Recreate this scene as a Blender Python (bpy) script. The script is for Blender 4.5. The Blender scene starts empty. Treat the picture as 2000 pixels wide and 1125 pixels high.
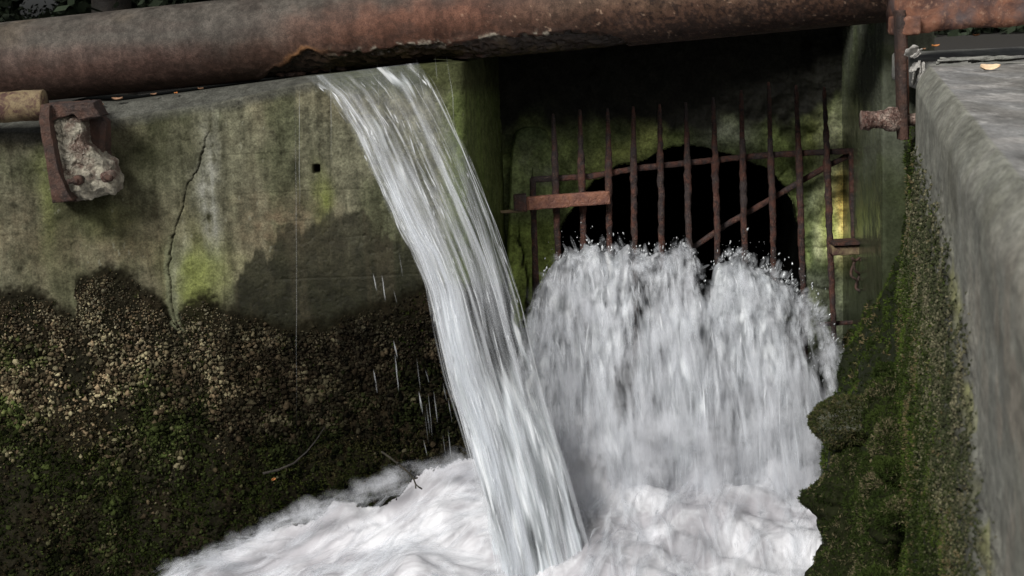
import bpy, math, random
import numpy as np
from mathutils import Matrix, Vector, Euler

# ------------------------------------------------------------------ camera, light, exposure
sc = bpy.context.scene
COL = sc.collection
CAM_H = 0.32
PITCH, ROLL, FPX = 10.6, 2.5, 3000.0
cam_d = bpy.data.cameras.new("camera"); cam = bpy.data.objects.new("camera", cam_d); COL.objects.link(cam)
ROT = Matrix.Rotation(math.radians(90 - PITCH), 3, 'X') @ Matrix.Rotation(math.radians(-ROLL), 3, 'Z')
cam.location = (0, 0, CAM_H); cam.rotation_euler = ROT.to_euler()
cam_d.sensor_width = 36; cam_d.lens = FPX / 2000 * 36
cam_d.clip_start = 0.05; cam_d.clip_end = 500
cam_d.dof.use_dof = True; cam_d.dof.focus_distance = 6.9; cam_d.dof.aperture_fstop = 9.0
sc.camera = cam

SUN_EL, SUN_AZ = 37.0, -34.0          # light comes over the photographer's left shoulder
w = bpy.data.worlds.new("World"); sc.world = w; w.use_nodes = True
nt = w.node_tree; bg = nt.nodes["Background"]
sky = nt.nodes.new("ShaderNodeTexSky"); sky.sky_type = 'NISHITA'; sky.sun_disc = False
sky.sun_elevation = math.radians(SUN_EL); sky.sun_rotation = math.radians(180 + SUN_AZ)
sky.air_density = 1.0; sky.dust_density = 4.0
hs = nt.nodes.new("ShaderNodeHueSaturation"); hs.inputs["Saturation"].default_value = 0.35
nt.links.new(sky.outputs[0], hs.inputs["Color"]); nt.links.new(hs.outputs[0], bg.inputs[0])
bg.inputs[1].default_value = 0.05
sd = bpy.data.lights.new("sun", 'SUN'); sd.energy = 3.5; sd.angle = math.radians(16); sd.color = (1.0, 0.97, 0.93)
so = bpy.data.objects.new("sun", sd); COL.objects.link(so)
az = math.radians(SUN_AZ); el = math.radians(SUN_EL)
sdir = Vector((math.sin(az) * math.cos(el), -math.cos(az) * math.cos(el), math.sin(el)))
so.rotation_euler = sdir.to_track_quat('Z', 'Y').to_euler()
sc.view_settings.view_transform = 'Standard'; sc.view_settings.look = 'None'
sc.view_settings.gamma = 1; sc.view_settings.exposure = 0.4
sc.render.engine = 'CYCLES'
cy = sc.cycles
cy.use_denoising = True; cy.max_bounces = 8; cy.transparent_max_bounces = 40
cy.diffuse_bounces = 3; cy.glossy_bounces = 3; cy.transmission_bounces = 4; cy.caustics_reflective = False; cy.caustics_refractive = False

# ------------------------------------------------------------------ helpers: camera maths
R3 = np.array(ROT)
CAM = np.array([0, 0, CAM_H])
def ray(x, y):
    x = np.asarray(x, float); y = np.asarray(y, float)
    d = np.stack([(x - 1000) / FPX, -(y - 562.5) / FPX, -np.ones_like(x * y)], -1)
    return d @ R3.T
def P(x, y, Y):                       # photo pixel -> world point on the vertical plane at distance Y
    d = ray(x, y); return CAM + d * (np.asarray(Y) / d[..., 1])[..., None]
def proj(p):                          # world -> photo pixel
    q = (p - CAM) @ R3
    return 1000 + FPX * q[..., 0] / -q[..., 2], 562.5 - FPX * q[..., 1] / -q[..., 2]

# ------------------------------------------------------------------ helpers: noise
def _h(ix, iy, iz, seed):
    n = (ix * 374761393 + iy * 668265263 + iz * 2147483647 + seed * 1274126177) & 0xFFFFFFFF
    n = ((n ^ (n >> 13)) * 1274126177) & 0xFFFFFFFF
    n = ((n ^ (n >> 16)) * 2246822519) & 0xFFFFFFFF
    return ((n ^ (n >> 15)) & 0xFFFFFF) / float(0xFFFFFF)
def vnoise(p, seed=0):
    i = np.floor(p).astype(np.int64); f = p - i; f = f * f * f * (f * (f * 6 - 15) + 10)
    r = 0
    for a in (0, 1):
        wa = f[..., 0] if a else 1 - f[..., 0]
        for b in (0, 1):
            wb = f[..., 1] if b else 1 - f[..., 1]
            for c in (0, 1):
                wc = f[..., 2] if c else 1 - f[..., 2]
                r = r + wa * wb * wc * _h(i[..., 0] + a, i[..., 1] + b, i[..., 2] + c, seed)
    return r * 2 - 1
def fbm(p, scale=1.0, octv=4, seed=0, gain=0.5):
    p = np.asarray(p, float) * np.asarray(scale, float)
    r = 0; a = 1; t = 0
    for o in range(octv):
        r = r + a * vnoise(p, seed + o * 17); t += a; a *= gain; p = p * 2.03 + 11.7
    return r / t
def cushion(u, v, seed=0):            # 2-D cellular domes with creases between them
    iu = np.floor(u).astype(np.int64); iv = np.floor(v).astype(np.int64); best = np.zeros(u.shape)
    for a in (-1, 0, 1):
        for b in (-1, 0, 1):
            cu, cv = iu + a, iv + b; z0 = cu * 0
            fu = cu + _h(cu, cv, z0, seed); fv = cv + _h(cu, cv, z0 + 1, seed); r_ = .65 + .4 * _h(cu, cv, z0 + 2, seed)
            best = np.maximum(best, np.sqrt(np.clip(1 - ((u - fu) ** 2 + (v - fv) ** 2) / r_ ** 2, 0, 1)) * r_)
    return best
def sstep(a, b, x):
    t = np.clip((x - a) / (b - a), 0, 1); return t * t * (3 - 2 * t)
def poly(x, pts):
    pts = np.array(pts, float); return np.interp(x, pts[:, 0], pts[:, 1])
def blob(x, y, cx, cy_, rx, ry):      # soft elliptical patch
    return np.exp(-(((x - cx) / rx) ** 2 + ((y - cy_) / ry) ** 2))
def mixc(c, col, m):
    m = np.clip(m, 0, 1)[..., None]; return c * (1 - m) + np.array(col) * m
rng = np.random.default_rng(7)

# ------------------------------------------------------------------ helpers: meshes
def new_mesh(name, V, F, mat, parent=None, col=None, uv=None, smooth=True, attrs=None):
    V = np.ascontiguousarray(np.asarray(V, np.float32).reshape(-1, 3))
    me = bpy.data.meshes.new(name)
    if isinstance(F, np.ndarray):
        nf, k = F.shape
        me.vertices.add(len(V)); me.vertices.foreach_set("co", V.ravel())
        me.loops.add(nf * k); me.polygons.add(nf)
        me.loops.foreach_set("vertex_index", np.ascontiguousarray(F, np.int32).ravel())
        me.polygons.foreach_set("loop_start", np.arange(0, nf * k, k, dtype=np.int32))
        me.update(calc_edges=True)
    else:
        me.from_pydata(V.tolist(), [], F); me.update()
    if smooth: me.polygons.foreach_set("use_smooth", np.ones(len(me.polygons), bool))
    if col is not None:
        c = np.ones((len(V), 4), np.float32); c[:, :col.shape[-1]] = np.asarray(col).reshape(len(V), -1)
        a = me.color_attributes.new("Col", 'FLOAT_COLOR', 'POINT'); a.data.foreach_set("color", np.clip(c, 0, 4).ravel())
    for k_, v_ in (attrs or {}).items():
        a = me.attributes.new(k_, 'FLOAT', 'POINT'); a.data.foreach_set("value", np.asarray(v_, np.float32).ravel())
    if uv is not None:
        a = me.attributes.new("flow", 'FLOAT_VECTOR', 'POINT')
        u3 = np.zeros((len(V), 3), np.float32); u = np.asarray(uv, np.float32).reshape(len(V), -1); u3[:, :u.shape[1]] = u
        a.data.foreach_set("vector", u3.ravel())
    if mat: me.materials.append(mat)
    o = bpy.data.objects.new(name, me); COL.objects.link(o)
    if parent is not None: o.parent = parent; o.matrix_parent_inverse = Matrix.Translation(-parent.location)
    return o
def gridF(n, m, closed=False):        # n rows, m columns -> quads
    i = np.arange(n - 1)[:, None]; j = np.arange(m if closed else m - 1)[None, :]
    a = i * m + j; b = i * m + (j + 1) % m; c = (i + 1) * m + (j + 1) % m; d = (i + 1) * m + j
    return np.stack([a, b, c, d], -1).reshape(-1, 4)
def gridN(G):
    du = np.gradient(G, axis=1); dv = np.gradient(G, axis=0)
    n = np.cross(du, dv); return n / (np.linalg.norm(n, axis=-1, keepdims=True) + 1e-12)
def empty(name, loc):
    o = bpy.data.objects.new(name, None); COL.objects.link(o); o.location = tuple(float(v) for v in loc); o.empty_display_size = .1
    return o
def tag(o, label=None, cat=None, group=None, kind=None):
    if label: o["label"] = label
    if cat: o["category"] = cat
    if group: o["group"] = group
    if kind: o["kind"] = kind
    return o
def tube_arr(path, rad, sides=10, lump=0.0, lscale=30, seed=0, square=0.0, ax=(1, 1)):
    """tapered tube with closed ends along a path; square>0 gives a bar of squarish section"""
    path = np.asarray(path, float); K = len(path); rad = np.broadcast_to(np.asarray(rad, float), (K,))
    T = np.gradient(path, axis=0); T /= np.linalg.norm(T, axis=1, keepdims=True) + 1e-12
    up = np.array([0, -1.0, 0]) if abs(T[:, 1]).mean() < .8 else np.array([0, 0, 1.0])
    A = np.cross(T, up); A /= np.linalg.norm(A, axis=1, keepdims=True); B = np.cross(A, T)
    th = np.linspace(0, 2 * np.pi, sides, endpoint=False) + np.pi / sides
    c, s = np.cos(th), np.sin(th)
    if square:
        k = 1 / np.maximum(abs(c), abs(s)); k = 1 + (k - 1) * square; c, s = c * k, s * k
    V = path[:, None] + rad[:, None, None] * (A[:, None] * c[None, :, None] * ax[0] + B[:, None] * s[None, :, None] * ax[1])
    if lump:
        d = V - path[:, None]; n = fbm(V, lscale, 4, seed, .6)
        V = path[:, None] + d * (1 + lump * n[..., None])
    V = np.concatenate([path[:1, None].repeat(sides, 1), V, path[-1:, None].repeat(sides, 1)], 0)
    return V.reshape(-1, 3), gridF(K + 2, sides, True)
def join(parts):
    Vs, Fs, o = [], [], 0
    for V, F in parts:
        Vs.append(V); Fs.append(F + o); o += len(V)
    return np.concatenate(Vs), np.concatenate(Fs)
def resample(pts, n):
    pts = np.asarray(pts, float); d = np.r_[0, np.cumsum(np.linalg.norm(np.diff(pts, axis=0), axis=1))]
    t = np.linspace(0, d[-1], n); return np.stack([np.interp(t, d, pts[:, k]) for k in range(pts.shape[1])], -1)
def rough_box(c0, c1, seg=0.012, amp=0.004, scale=25, seed=0, rnd=0.004, M=None):
    """closed box with rounded edges and a rough, weathered surface; M: 3x3 turn about its centre"""
    c0 = np.array(c0, float); c1 = np.array(c1, float); ctr = (c0 + c1) / 2; h = abs(c1 - c0) / 2
    Vs, Fs, o = [], [], 0
    for ax in range(3):
        for s in (-1, 1):
            a, b = [(1, 2), (2, 0), (0, 1)][ax]
            na = max(2, int(2 * h[a] / seg) + 1); nb = max(2, int(2 * h[b] / seg) + 1)
            na = min(na, 260); nb = min(nb, 260)
            g = np.zeros((na, nb, 3)); g[..., a] = np.linspace(-h[a], h[a], na)[:, None]; g[..., b] = np.linspace(-h[b], h[b], nb)[None]
            g[..., ax] = s * h[ax]
            F = gridF(na, nb)
            if s < 0: F = F[:, ::-1]
            Vs.append(g.reshape(-1, 3)); Fs.append(F[:, ::-1] + o); o += na * nb
    V = np.concatenate(Vs); F = np.concatenate(Fs)
    q = np.clip(V, -(h - rnd), h - rnd); d = V - q; L = np.linalg.norm(d, axis=1, keepdims=True)
    V = q + d / np.maximum(L, 1e-9) * rnd
    if M is not None: V = V @ np.array(M).T
    V = V + ctr
    n = np.stack([fbm(V, scale, 4, seed + k * 5, .6) for k in range(3)], -1)
    return V + n * amp, F

# ------------------------------------------------------------------ helpers: materials
class NT:
    def __init__(s, name):
        s.m = bpy.data.materials.new(name); s.m.use_nodes = True; s.t = s.m.node_tree
        s.b = s.t.nodes["Principled BSDF"]; s.out = s.t.nodes["Material Output"]
    def n(s, typ, **kw):
        nd = s.t.nodes.new(typ)
        for k, v in kw.items():
            if k.startswith("_"): setattr(nd, k[1:], v)
            else: s.set(nd, k, v)
        return nd
    def set(s, nd, k, v):
        inp = nd.inputs[int(k[1:])] if k[0] == 'i' and k[1:].isdigit() else nd.inputs[k.replace("__", " ")]
        if isinstance(v, bpy.types.NodeSocket): s.t.links.new(v, inp)
        else: inp.default_value = v
    def attr(s, name): return s.n("ShaderNodeAttribute", _attribute_name=name)
    def noise(s, vec, scale, detail=6, rough=.6, dist=0):
        return s.n("ShaderNodeTexNoise", Vector=vec, Scale=scale, Detail=detail, Roughness=rough, Distortion=dist).outputs["Fac"]
    def math(s, op, a, b=0.0, c=0.0, clamp=False):
        return s.n("ShaderNodeMath", _operation=op, _use_clamp=clamp, i0=a, i1=b, i2=c).outputs[0]
    def ramp(s, fac, a, b, lo=0.0, hi=1.0):
        return s.n("ShaderNodeMapRange", _interpolation_type='SMOOTHSTEP', i0=fac, i1=a, i2=b, i3=lo, i4=hi).outputs[0]
    def mix(s, f, a, b, mode='MIX'):
        nd = s.n("ShaderNodeMix", _data_type='RGBA', _blend_type=mode)
        for k, v in ((0, f), (6, a), (7, b)):
            if isinstance(v, bpy.types.NodeSocket): s.t.links.new(v, nd.inputs[k])
            else: nd.inputs[k].default_value = (*v, 1) if isinstance(v, tuple) and len(v) == 3 else v
        return nd.outputs[2]
    def bump(s, h, strength=.5, dist=.01, normal=None):
        nd = s.n("ShaderNodeBump", Height=h, Strength=strength, Distance=dist)
        if normal is not None: s.t.links.new(normal, nd.inputs["Normal"])
        return nd.outputs[0]
    def P(s, **kw):
        for k, v in kw.items(): s.set(s.b, k, v)
    def pos(s): return s.n("ShaderNodeNewGeometry").outputs["Position"]
    def map(s, vec, sx, sy, sz): return s.n("ShaderNodeMapping", Vector=vec, Scale=(sx, sy, sz)).outputs[0]

def mat_painted(name, rough=.8, aniso=None, grain=.35, gscale=90, bump=.5, bdist=.006, spec=.3, wetattr=False, speck=0.0):
    """weathered surface: stain colours and some painted shade from the mesh, grain, pits and specks from noise nodes"""
    t = NT(name); p = t.pos() if aniso is None else t.map(t.pos(), *aniso); c = t.attr("Col")
    n1 = t.noise(p, gscale, 8, .7); n2 = t.noise(p, gscale * .18, 5, .6)
    k = t.ramp(n1, .3, .7, 1 - grain * 1.3, 1 + grain * 1.3); k2 = t.ramp(n2, .3, .7, 1 - grain, 1 + grain)
    kk = t.math('MULTIPLY', k, k2)
    col = t.mix(1.0, c.outputs["Color"], t.n("ShaderNodeCombineColor", i0=kk, i1=kk, i2=kk).outputs[0], 'MULTIPLY')
    if speck:
        v = t.n("ShaderNodeTexVoronoi", Vector=p, Scale=70.0).outputs["Distance"]
        sp = t.math('MULTIPLY', t.ramp(v, .16, .08), t.ramp(t.noise(p, 9, 3), .5, .62))
        col = t.mix(t.math('MULTIPLY', sp, speck), col, (.38, .37, .33))
    hgt = t.math('ADD', n1, t.math('MULTIPLY', n2, 1.2))
    t.P(**{"Base Color": col, "Roughness": (t.math('MULTIPLY_ADD', c.outputs["Alpha"], -.55, rough) if wetattr else rough),
           "Specular IOR Level": (t.math('MULTIPLY_ADD', c.outputs["Alpha"], .15, spec * .25) if wetattr else spec), "Normal": t.bump(hgt, bump, bdist)})
    return t.m
def mat_rust(name, cols, scale=14, rough=.75, bump=.7, bdist=.006, flake=.5):
    t = NT(name); p = t.pos()
    n1 = t.noise(p, scale, 8, .65, .6); n2 = t.noise(p, scale * 5, 6, .7); n3 = t.noise(p, scale * .35, 4, .6)
    c = t.mix(t.ramp(n1, .38, .6), cols[0], cols[1]); c = t.mix(t.ramp(n3, .45, .62), c, cols[2])
    c = t.mix(t.ramp(n2, .52, .72), c, cols[3])
    v = t.n("ShaderNodeTexVoronoi", _feature='DISTANCE_TO_EDGE', Vector=t.n("ShaderNodeVectorMath", _operation='ADD', i0=p, i1=t.n("ShaderNodeVectorMath", _operation='SCALE', i0=t.n("ShaderNodeTexNoise", Vector=p, Scale=scale * 2).outputs["Color"], Scale=.05).outputs[0]).outputs[0], Scale=scale * 1.6).outputs["Distance"]
    h = t.math('ADD', t.math('MULTIPLY', n2, .6), t.math('MULTIPLY', t.ramp(v, 0, .12), flake)); h = t.math('ADD', h, n1)
    t.P(**{"Base Color": c, "Roughness": rough, "Specular IOR Level": .3, "Normal": t.bump(h, bump, bdist)})
    return t.m
M_wall = mat_painted("stained_concrete", .9, None, .28, 110, .6, .006, .12, True, 0)
M_wall2 = mat_painted("weathered_concrete", .7, (1, .3, 1), .2, 75, .45, .003, .2, True, .12)
M_green = mat_painted("algae_concrete", .8, None, .35, 70, .6, .008, .3, True)
M_pipe = mat_painted("rusted_pipe_steel", .6, None, .26, 190, .6, .004, .45, True, .12)
M_moss = mat_painted("moss_growth", .98, None, .25, 200, .4, .002, .04)
M_rust = mat_rust("bar_rust", [(.024, .017, .017), (.075, .030, .021), (.032, .024, .024), (.13, .085, .055)], 26, .7, .9)
M_rusto = mat_rust("orange_rust", [(.06, .03, .024), (.17, .075, .045), (.075, .065, .068), (.24, .14, .095)], 9, .75, .8, .006, .12)
M_rustp = mat_rust("purple_rust", [(.038, .024, .019), (.068, .035, .025), (.03, .022, .02), (.10, .066, .05)], 20, .8, .9, .006, .25)
M_rusty = mat_rust("yellowed_rust", [(.16, .12, .065), (.06, .03, .025), (.18, .14, .08), (.045, .022, .02)], 26, .8, .7, .005, .1)
M_crust = mat_rust("pale_crust", [(.16, .15, .12), (.30, .28, .22), (.10, .07, .055), (.38, .36, .31)], 24, .95, 1, .008, .15)
M_plumrust = mat_rust("flaky_pale_rust", [(.16, .09, .07), (.30, .23, .19), (.09, .045, .036), (.42, .37, .31)], 26, .9, 1, .01, .9)
M_wood = mat_rust("weathered_timber", [(.14, .145, .13), (.20, .20, .18), (.10, .10, .095), (.24, .235, .22)], 12, .85, .5, .004)
M_splint = mat_rust("splintered_timber", [(.22, .215, .2), (.33, .32, .3), (.12, .12, .11), (.45, .42, .38)], 18, .85)
M_bark = mat_rust("bark", [(.010, .010, .008), (.02, .016, .012), (.01, .008, .007), (.025, .02, .016)], 12)
M_twig = mat_rust("twig_bark", [(.02, .017, .012), (.04, .035, .025), (.02, .02, .012), (.05, .045, .03)], 40)
def mat_flat(name, col, rough=.7, trans=0):
    t = NT(name); n = t.noise(t.pos(), 60, 4)
    k = t.math('MULTIPLY_ADD', n, .9, .55)
    t.P(**{"Base Color": t.mix(1.0, col, t.n("ShaderNodeCombineColor", i0=k, i1=k, i2=k).outputs[0], 'MULTIPLY'), "Roughness": rough}); return t.m
M_dark = mat_flat("black_silt", (.006, .006, .005), .9)
M_soil = mat_flat("dark_soil", (.012, .010, .007), .95)
M_leafy = mat_flat("tree_leaf", (.012, .022, .007), .8)
M_leafo = mat_flat("orange_leaf", (.42, .17, .05), .6)
M_leafp = mat_flat("pale_leaf", (.62, .46, .30), .6)
M_leafb = mat_flat("brown_leaf", (.20, .11, .06), .7)

def mat_water(name, su, sv, base=(.62, .66, .68), dark=(.16, .17, .17), a0=.35, a1=.62, amin=.25, amax=1.0, rough=.28, fine=3.2, lowf=0.0, bmp=.45, spc=.6, trl=.35):
    """aerated falling water: streaks run along the flow; thin clear runs let what is behind show"""
    t = NT(name); f = t.attr("flow").outputs["Vector"]
    warp = t.n("ShaderNodeTexNoise", Vector=t.map(f, su * .25, sv * .8, 1), Scale=1.0, Detail=2.0).outputs["Color"]
    f2 = t.n("ShaderNodeVectorMath", _operation='ADD', i0=f, i1=t.n("ShaderNodeVectorMath", _operation='SCALE', i0=warp, Scale=1.1 / su).outputs[0]).outputs[0]
    n1 = t.noise(t.map(f2, su, sv, 1), 1.0, 2.5, .5); n2 = t.noise(t.map(f2, su * fine, sv * 1.7, 3), 1.0, 1.5, .5)
    n3 = t.noise(t.map(f, su * .22, sv * .7, 5), 1.0, 2, .5)
    s = t.math('ADD', t.math('MULTIPLY', n1, .5), t.math('ADD', t.math('MULTIPLY', n2, .32), t.math('MULTIPLY', n3, .28)))
    d = t.attr("dens").outputs["Fac"]
    s2 = t.math('ADD', s, t.math('MULTIPLY_ADD', d, .5, -.5))
    col = t.mix(t.ramp(s, .40, .68), dark, base); col = t.mix(t.ramp(n2, .52, .70), col, (.93, .96, .98))
    if lowf:
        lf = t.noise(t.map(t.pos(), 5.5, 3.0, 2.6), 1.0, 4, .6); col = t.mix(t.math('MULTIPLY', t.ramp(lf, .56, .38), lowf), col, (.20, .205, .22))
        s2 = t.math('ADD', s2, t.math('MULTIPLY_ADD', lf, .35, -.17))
    al = t.ramp(s2, a0, a1, amin, amax)
    al = t.math('MULTIPLY', al, t.ramp(d, 0, .25))
    t.P(**{"Base Color": col, "Roughness": rough, "Specular IOR Level": spc, "Normal": t.bump(s, bmp, .03)})
    tr = t.n("ShaderNodeBsdfTranslucent", Color=col); tp = t.n("ShaderNodeBsdfTransparent")
    m1 = t.n("ShaderNodeMixShader", i0=trl, i1=t.b.outputs[0], i2=tr.outputs[0])
    m2 = t.n("ShaderNodeMixShader", i0=al, i1=tp.outputs[0], i2=m1.outputs[0])
    t.t.links.new(m2.outputs[0], t.out.inputs[0]); return t.m
M_jet = mat_water("jet_water", 9, 2.0, base=(.76, .81, .85), dark=(.07, .08, .075), a0=.43, a1=.60, amin=.05, fine=2.8)
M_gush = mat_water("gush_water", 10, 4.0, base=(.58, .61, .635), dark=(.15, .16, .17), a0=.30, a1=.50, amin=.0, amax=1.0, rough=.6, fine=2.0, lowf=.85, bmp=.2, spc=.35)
def mat_streak(name, col=(.8, .83, .86), peak=.8, rough=.3):
    t = NT(name); f = t.attr("flow").outputs["Vector"]; sx = t.n("ShaderNodeSeparateXYZ", Vector=f)
    u, v, r = sx.outputs
    a = t.math('MULTIPLY', t.math('MULTIPLY', u, t.math('SUBTRACT', 1.0, u)), 4.0)
    b = t.math('MULTIPLY', t.math('MULTIPLY', v, t.math('SUBTRACT', 1.0, v)), 4.0)
    a = t.math('MULTIPLY', t.math('POWER', a, 1.3), t.math('POWER', b, .8))
    n = t.noise(t.n("ShaderNodeCombineXYZ", X=t.math('MULTIPLY', u, 3.0), Y=t.math('MULTIPLY', v, 2.5), Z=t.math('MULTIPLY', r, 97.0)).outputs[0], 1.0, 3, .6)
    al = t.math('MULTIPLY', t.math('MULTIPLY', a, peak), t.ramp(n, .3, .6), clamp=True)
    al = t.math('MULTIPLY', al, t.math('MULTIPLY_ADD', t.math('FRACT', t.math('MULTIPLY', r, 17.3)), .8, .2))
    t.P(**{"Base Color": (*col, 1), "Roughness": rough, "Specular IOR Level": .8})
    tr = t.n("ShaderNodeBsdfTranslucent", Color=(*col, 1)); tp = t.n("ShaderNodeBsdfTransparent")
    m1 = t.n("ShaderNodeMixShader", i0=.35, i1=t.b.outputs[0], i2=tr.outputs[0])
    m2 = t.n("ShaderNodeMixShader", i0=al, i1=tp.outputs[0], i2=m1.outputs[0])
    t.t.links.new(m2.outputs[0], t.out.inputs[0]); return t.m
M_streak = mat_streak("water_streak"); M_soft = mat_streak("soft_spray", (.72, .75, .79), .5, .5); M_mist = mat_streak("fine_mist", (.70, .72, .76), .30, .8)
def mat_drop():
    t = NT("water_drop"); t.P(**{"Base Color": (.82, .86, .88, 1), "Roughness": .08, "Specular IOR Level": 1.0, "Transmission Weight": .45, "IOR": 1.33}); return t.m
M_drop = mat_drop()
def mat_pool():
    t = NT("churning_foam"); p = t.pos(); c = t.attr("dens").outputs["Fac"]
    f = t.attr("flow").outputs["Vector"]
    wp = t.n("ShaderNodeVectorMath", _operation='ADD', i0=f, i1=t.n("ShaderNodeVectorMath", _operation='SCALE', i0=t.n("ShaderNodeTexNoise", Vector=p, Scale=3.0, Detail=3.0).outputs["Color"], Scale=.35).outputs[0]).outputs[0]
    n1 = t.noise(t.map(wp, 5, 2.2, 2), 1.0, 5, .55); n2 = t.noise(t.map(wp, 30, 6, 6), 1.0, 4, .6)
    s = t.math('ADD', t.math('MULTIPLY', n1, .75), t.math('MULTIPLY', n2, .25)); s = t.math('ADD', s, t.math('MULTIPLY_ADD', c, .4, -.2))
    col = t.mix(t.ramp(s, .34, .6), (.26, .26, .27), (.64, .645, .67)); col = t.mix(t.ramp(n1, .6, .75), col, (.80, .80, .84))
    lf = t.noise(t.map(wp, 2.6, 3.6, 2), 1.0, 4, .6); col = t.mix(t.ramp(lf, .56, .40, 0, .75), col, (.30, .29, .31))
    t.P(**{"Base Color": col, "Roughness": .45, "Specular IOR Level": .5, "Normal": t.bump(s, .12, .02)})
    t.b.subsurface_method = 'RANDOM_WALK'
    return t.m
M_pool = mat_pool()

# ------------------------------------------------------------------ ground and water (setting)
def plane(name, x0, x1, y0, y1, z, m, n=40, amp=.05, seed=1):
    X, Y = np.meshgrid(np.linspace(x0, x1, n), np.linspace(y0, y1, n)); G = np.stack([X, Y, np.full_like(X, z)], -1)
    G[..., 2] += amp * fbm(G, .8, 4, seed); return new_mesh(name, G, gridF(n, n), m)
g = plane("ground", -200, 200, 9.2, 300, -.25, M_soil, 60, .3); tag(g, kind="structure")
g = plane("stream_bed", -60, 60, -60, 9.0, -2.9, M_soil, 60, .1, 3); tag(g, kind="structure")
# bank on the photographer's left and behind: dark wooded slopes that close the ravine
n = 60; X, Y = np.meshgrid(np.linspace(-60, -6, n), np.linspace(-60, 10, n)); G = np.stack([X, Y, -2.5 + (-6 - X) * .55 + 1.2 * fbm(np.stack([X, Y, X * 0], -1), .2, 4, 9)], -1)
tag(new_mesh("left_bank", G, gridF(n, n), M_soil), kind="structure")

# ------------------------------------------------------------------ left retaining wall
YW = 6.9
TOP_A = [(-900, 250), (60, 262), (85, 262), (130, 245), (200, 240), (300, 223), (430, 203), (560, 172), (600, 164), (700, 150), (820, 133), (900, 122)]
TOP_B = [(-900, 236), (75, 236), (90, 205), (190, 205), (600, 148), (700, 138), (820, 122), (900, 112)]
def z_at(xpx, ypx, Y): return P(xpx, ypx, Y)[..., 2]
ds = 0.0045
xw = np.arange(P(-160, 500, YW)[0], P(893, 300, YW)[0], ds)
rc = 0.05; Xc = xw[-1]
arc = [(Xc + rc * math.sin(a), YW + rc * (1 - math.cos(a))) for a in np.linspace(0.1, 1.45, 12)]
xr, yr = arc[-1]; Yend = 7.95
ret = [(xr + (P(992, 400, Yend)[0] - xr) * k, yr + (Yend - yr) * k) for k in np.linspace(.01, 1, 150)]
path = np.array([(x, YW) for x in xw] + arc + ret); tn = np.gradient(path, axis=0); tn /= np.linalg.norm(tn, axis=1, keepdims=True)
nrm = np.stack([tn[:, 1], -tn[:, 0]], -1)     # outward (towards the camera)
pxA = proj(np.stack([path[:, 0], np.full(len(path), YW), np.full(len(path), -.1)], -1))[0]; pxA = np.minimum(pxA, 895)
zA = np.array([z_at(px, poly(px, TOP_A), YW) for px in pxA]); zB = np.array([z_at(px, poly(px, TOP_B), YW + .14) for px in pxA])
zlow = -2.45
back = [(.9, 0), (.5, 0), (.3, 0), (.2, 0), (.14, 0)]
rows = []
for b, _ in back: rows.append(np.c_[path - nrm * b, zB])
for k in np.linspace(.12, .93, 10): rows.append(np.c_[path - nrm * .14 * (1 - k), zB + (zA - zB) * k ** 1.15])
nz = 540
for k in np.linspace(0, 1, nz): rows.append(np.c_[path, zA + (zlow - zA) * k])
G = np.array(rows); NR = gridN(G); NR *= np.sign((NR[..., 1] < .2) * 2 - 1)[..., None] * 1.0
N0 = np.concatenate([np.repeat(nrm[None], len(rows), 0), np.zeros((len(rows), len(path), 1))], -1)
px, py = proj(G)
front = (np.arange(len(rows)) >= len(back) + 9)[:, None] * np.ones(len(path))
wp = fbm(G, 6, 4, 21) * 26; wp2 = fbm(G, 6, 4, 22) * 26
qx, qy = px + wp, py + wp2
MOSS_TOP = [(-200, 585), (0, 580), (60, 566), (110, 600), (146, 612), (150, 552), (205, 528), (262, 540), (318, 588), (340, 622), (362, 596), (400, 572), (430, 600), (520, 626), (560, 640), (640, 626), (700, 600), (760, 585), (840, 560), (960, 560), (1010, 570)]
mt = poly(px + wp * .5, MOSS_TOP)
moss = sstep(-4, 26, py - mt + wp2 * .7 + fbm(G, 60, 3, 5) * 10) * front
# bulging bank of moss at the foot of the wall
bul_px = poly(px, [(-200, 470), (100, 450), (250, 400), (430, 300), (520, 190), (620, 150), (760, 120), (860, 70), (960, 0)]) / 1000 * 1.0
low = poly(px, [(-200, 740), (420, 800), (600, 800), (760, 780), (860, 800), (960, 850)])
B = bul_px * sstep(0, 330, py - low) ** 1.1
under = sstep(poly(px, [(-200, 1300), (250, 1130), (430, 1062), (520, 985), (600, 958), (690, 925), (760, 890), (850, 850), (1000, 850)]) - 18, poly(px, [(-200, 1320), (250, 1150), (430, 1082), (520, 1005), (600, 978), (690, 945), (760, 910), (850, 870), (1000, 870)]) + 14, py)
B = B * (1 - .55 * under) + .03 * moss
B += moss * (.035 * fbm(G, 5, 4, 31) + .012 * fbm(G, 28, 3, 32)) * sstep(560, 900, py)
B += moss * .012 * fbm(G, 45, 3, 36) + moss * sstep(700, 850, py) * (.05 * cushion(G[..., 0] / .16 + .3 * wp / 26, G[..., 2] / .12, 5) + .02 * cushion(G[..., 0] / .06, G[..., 2] / .05, 6))
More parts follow.
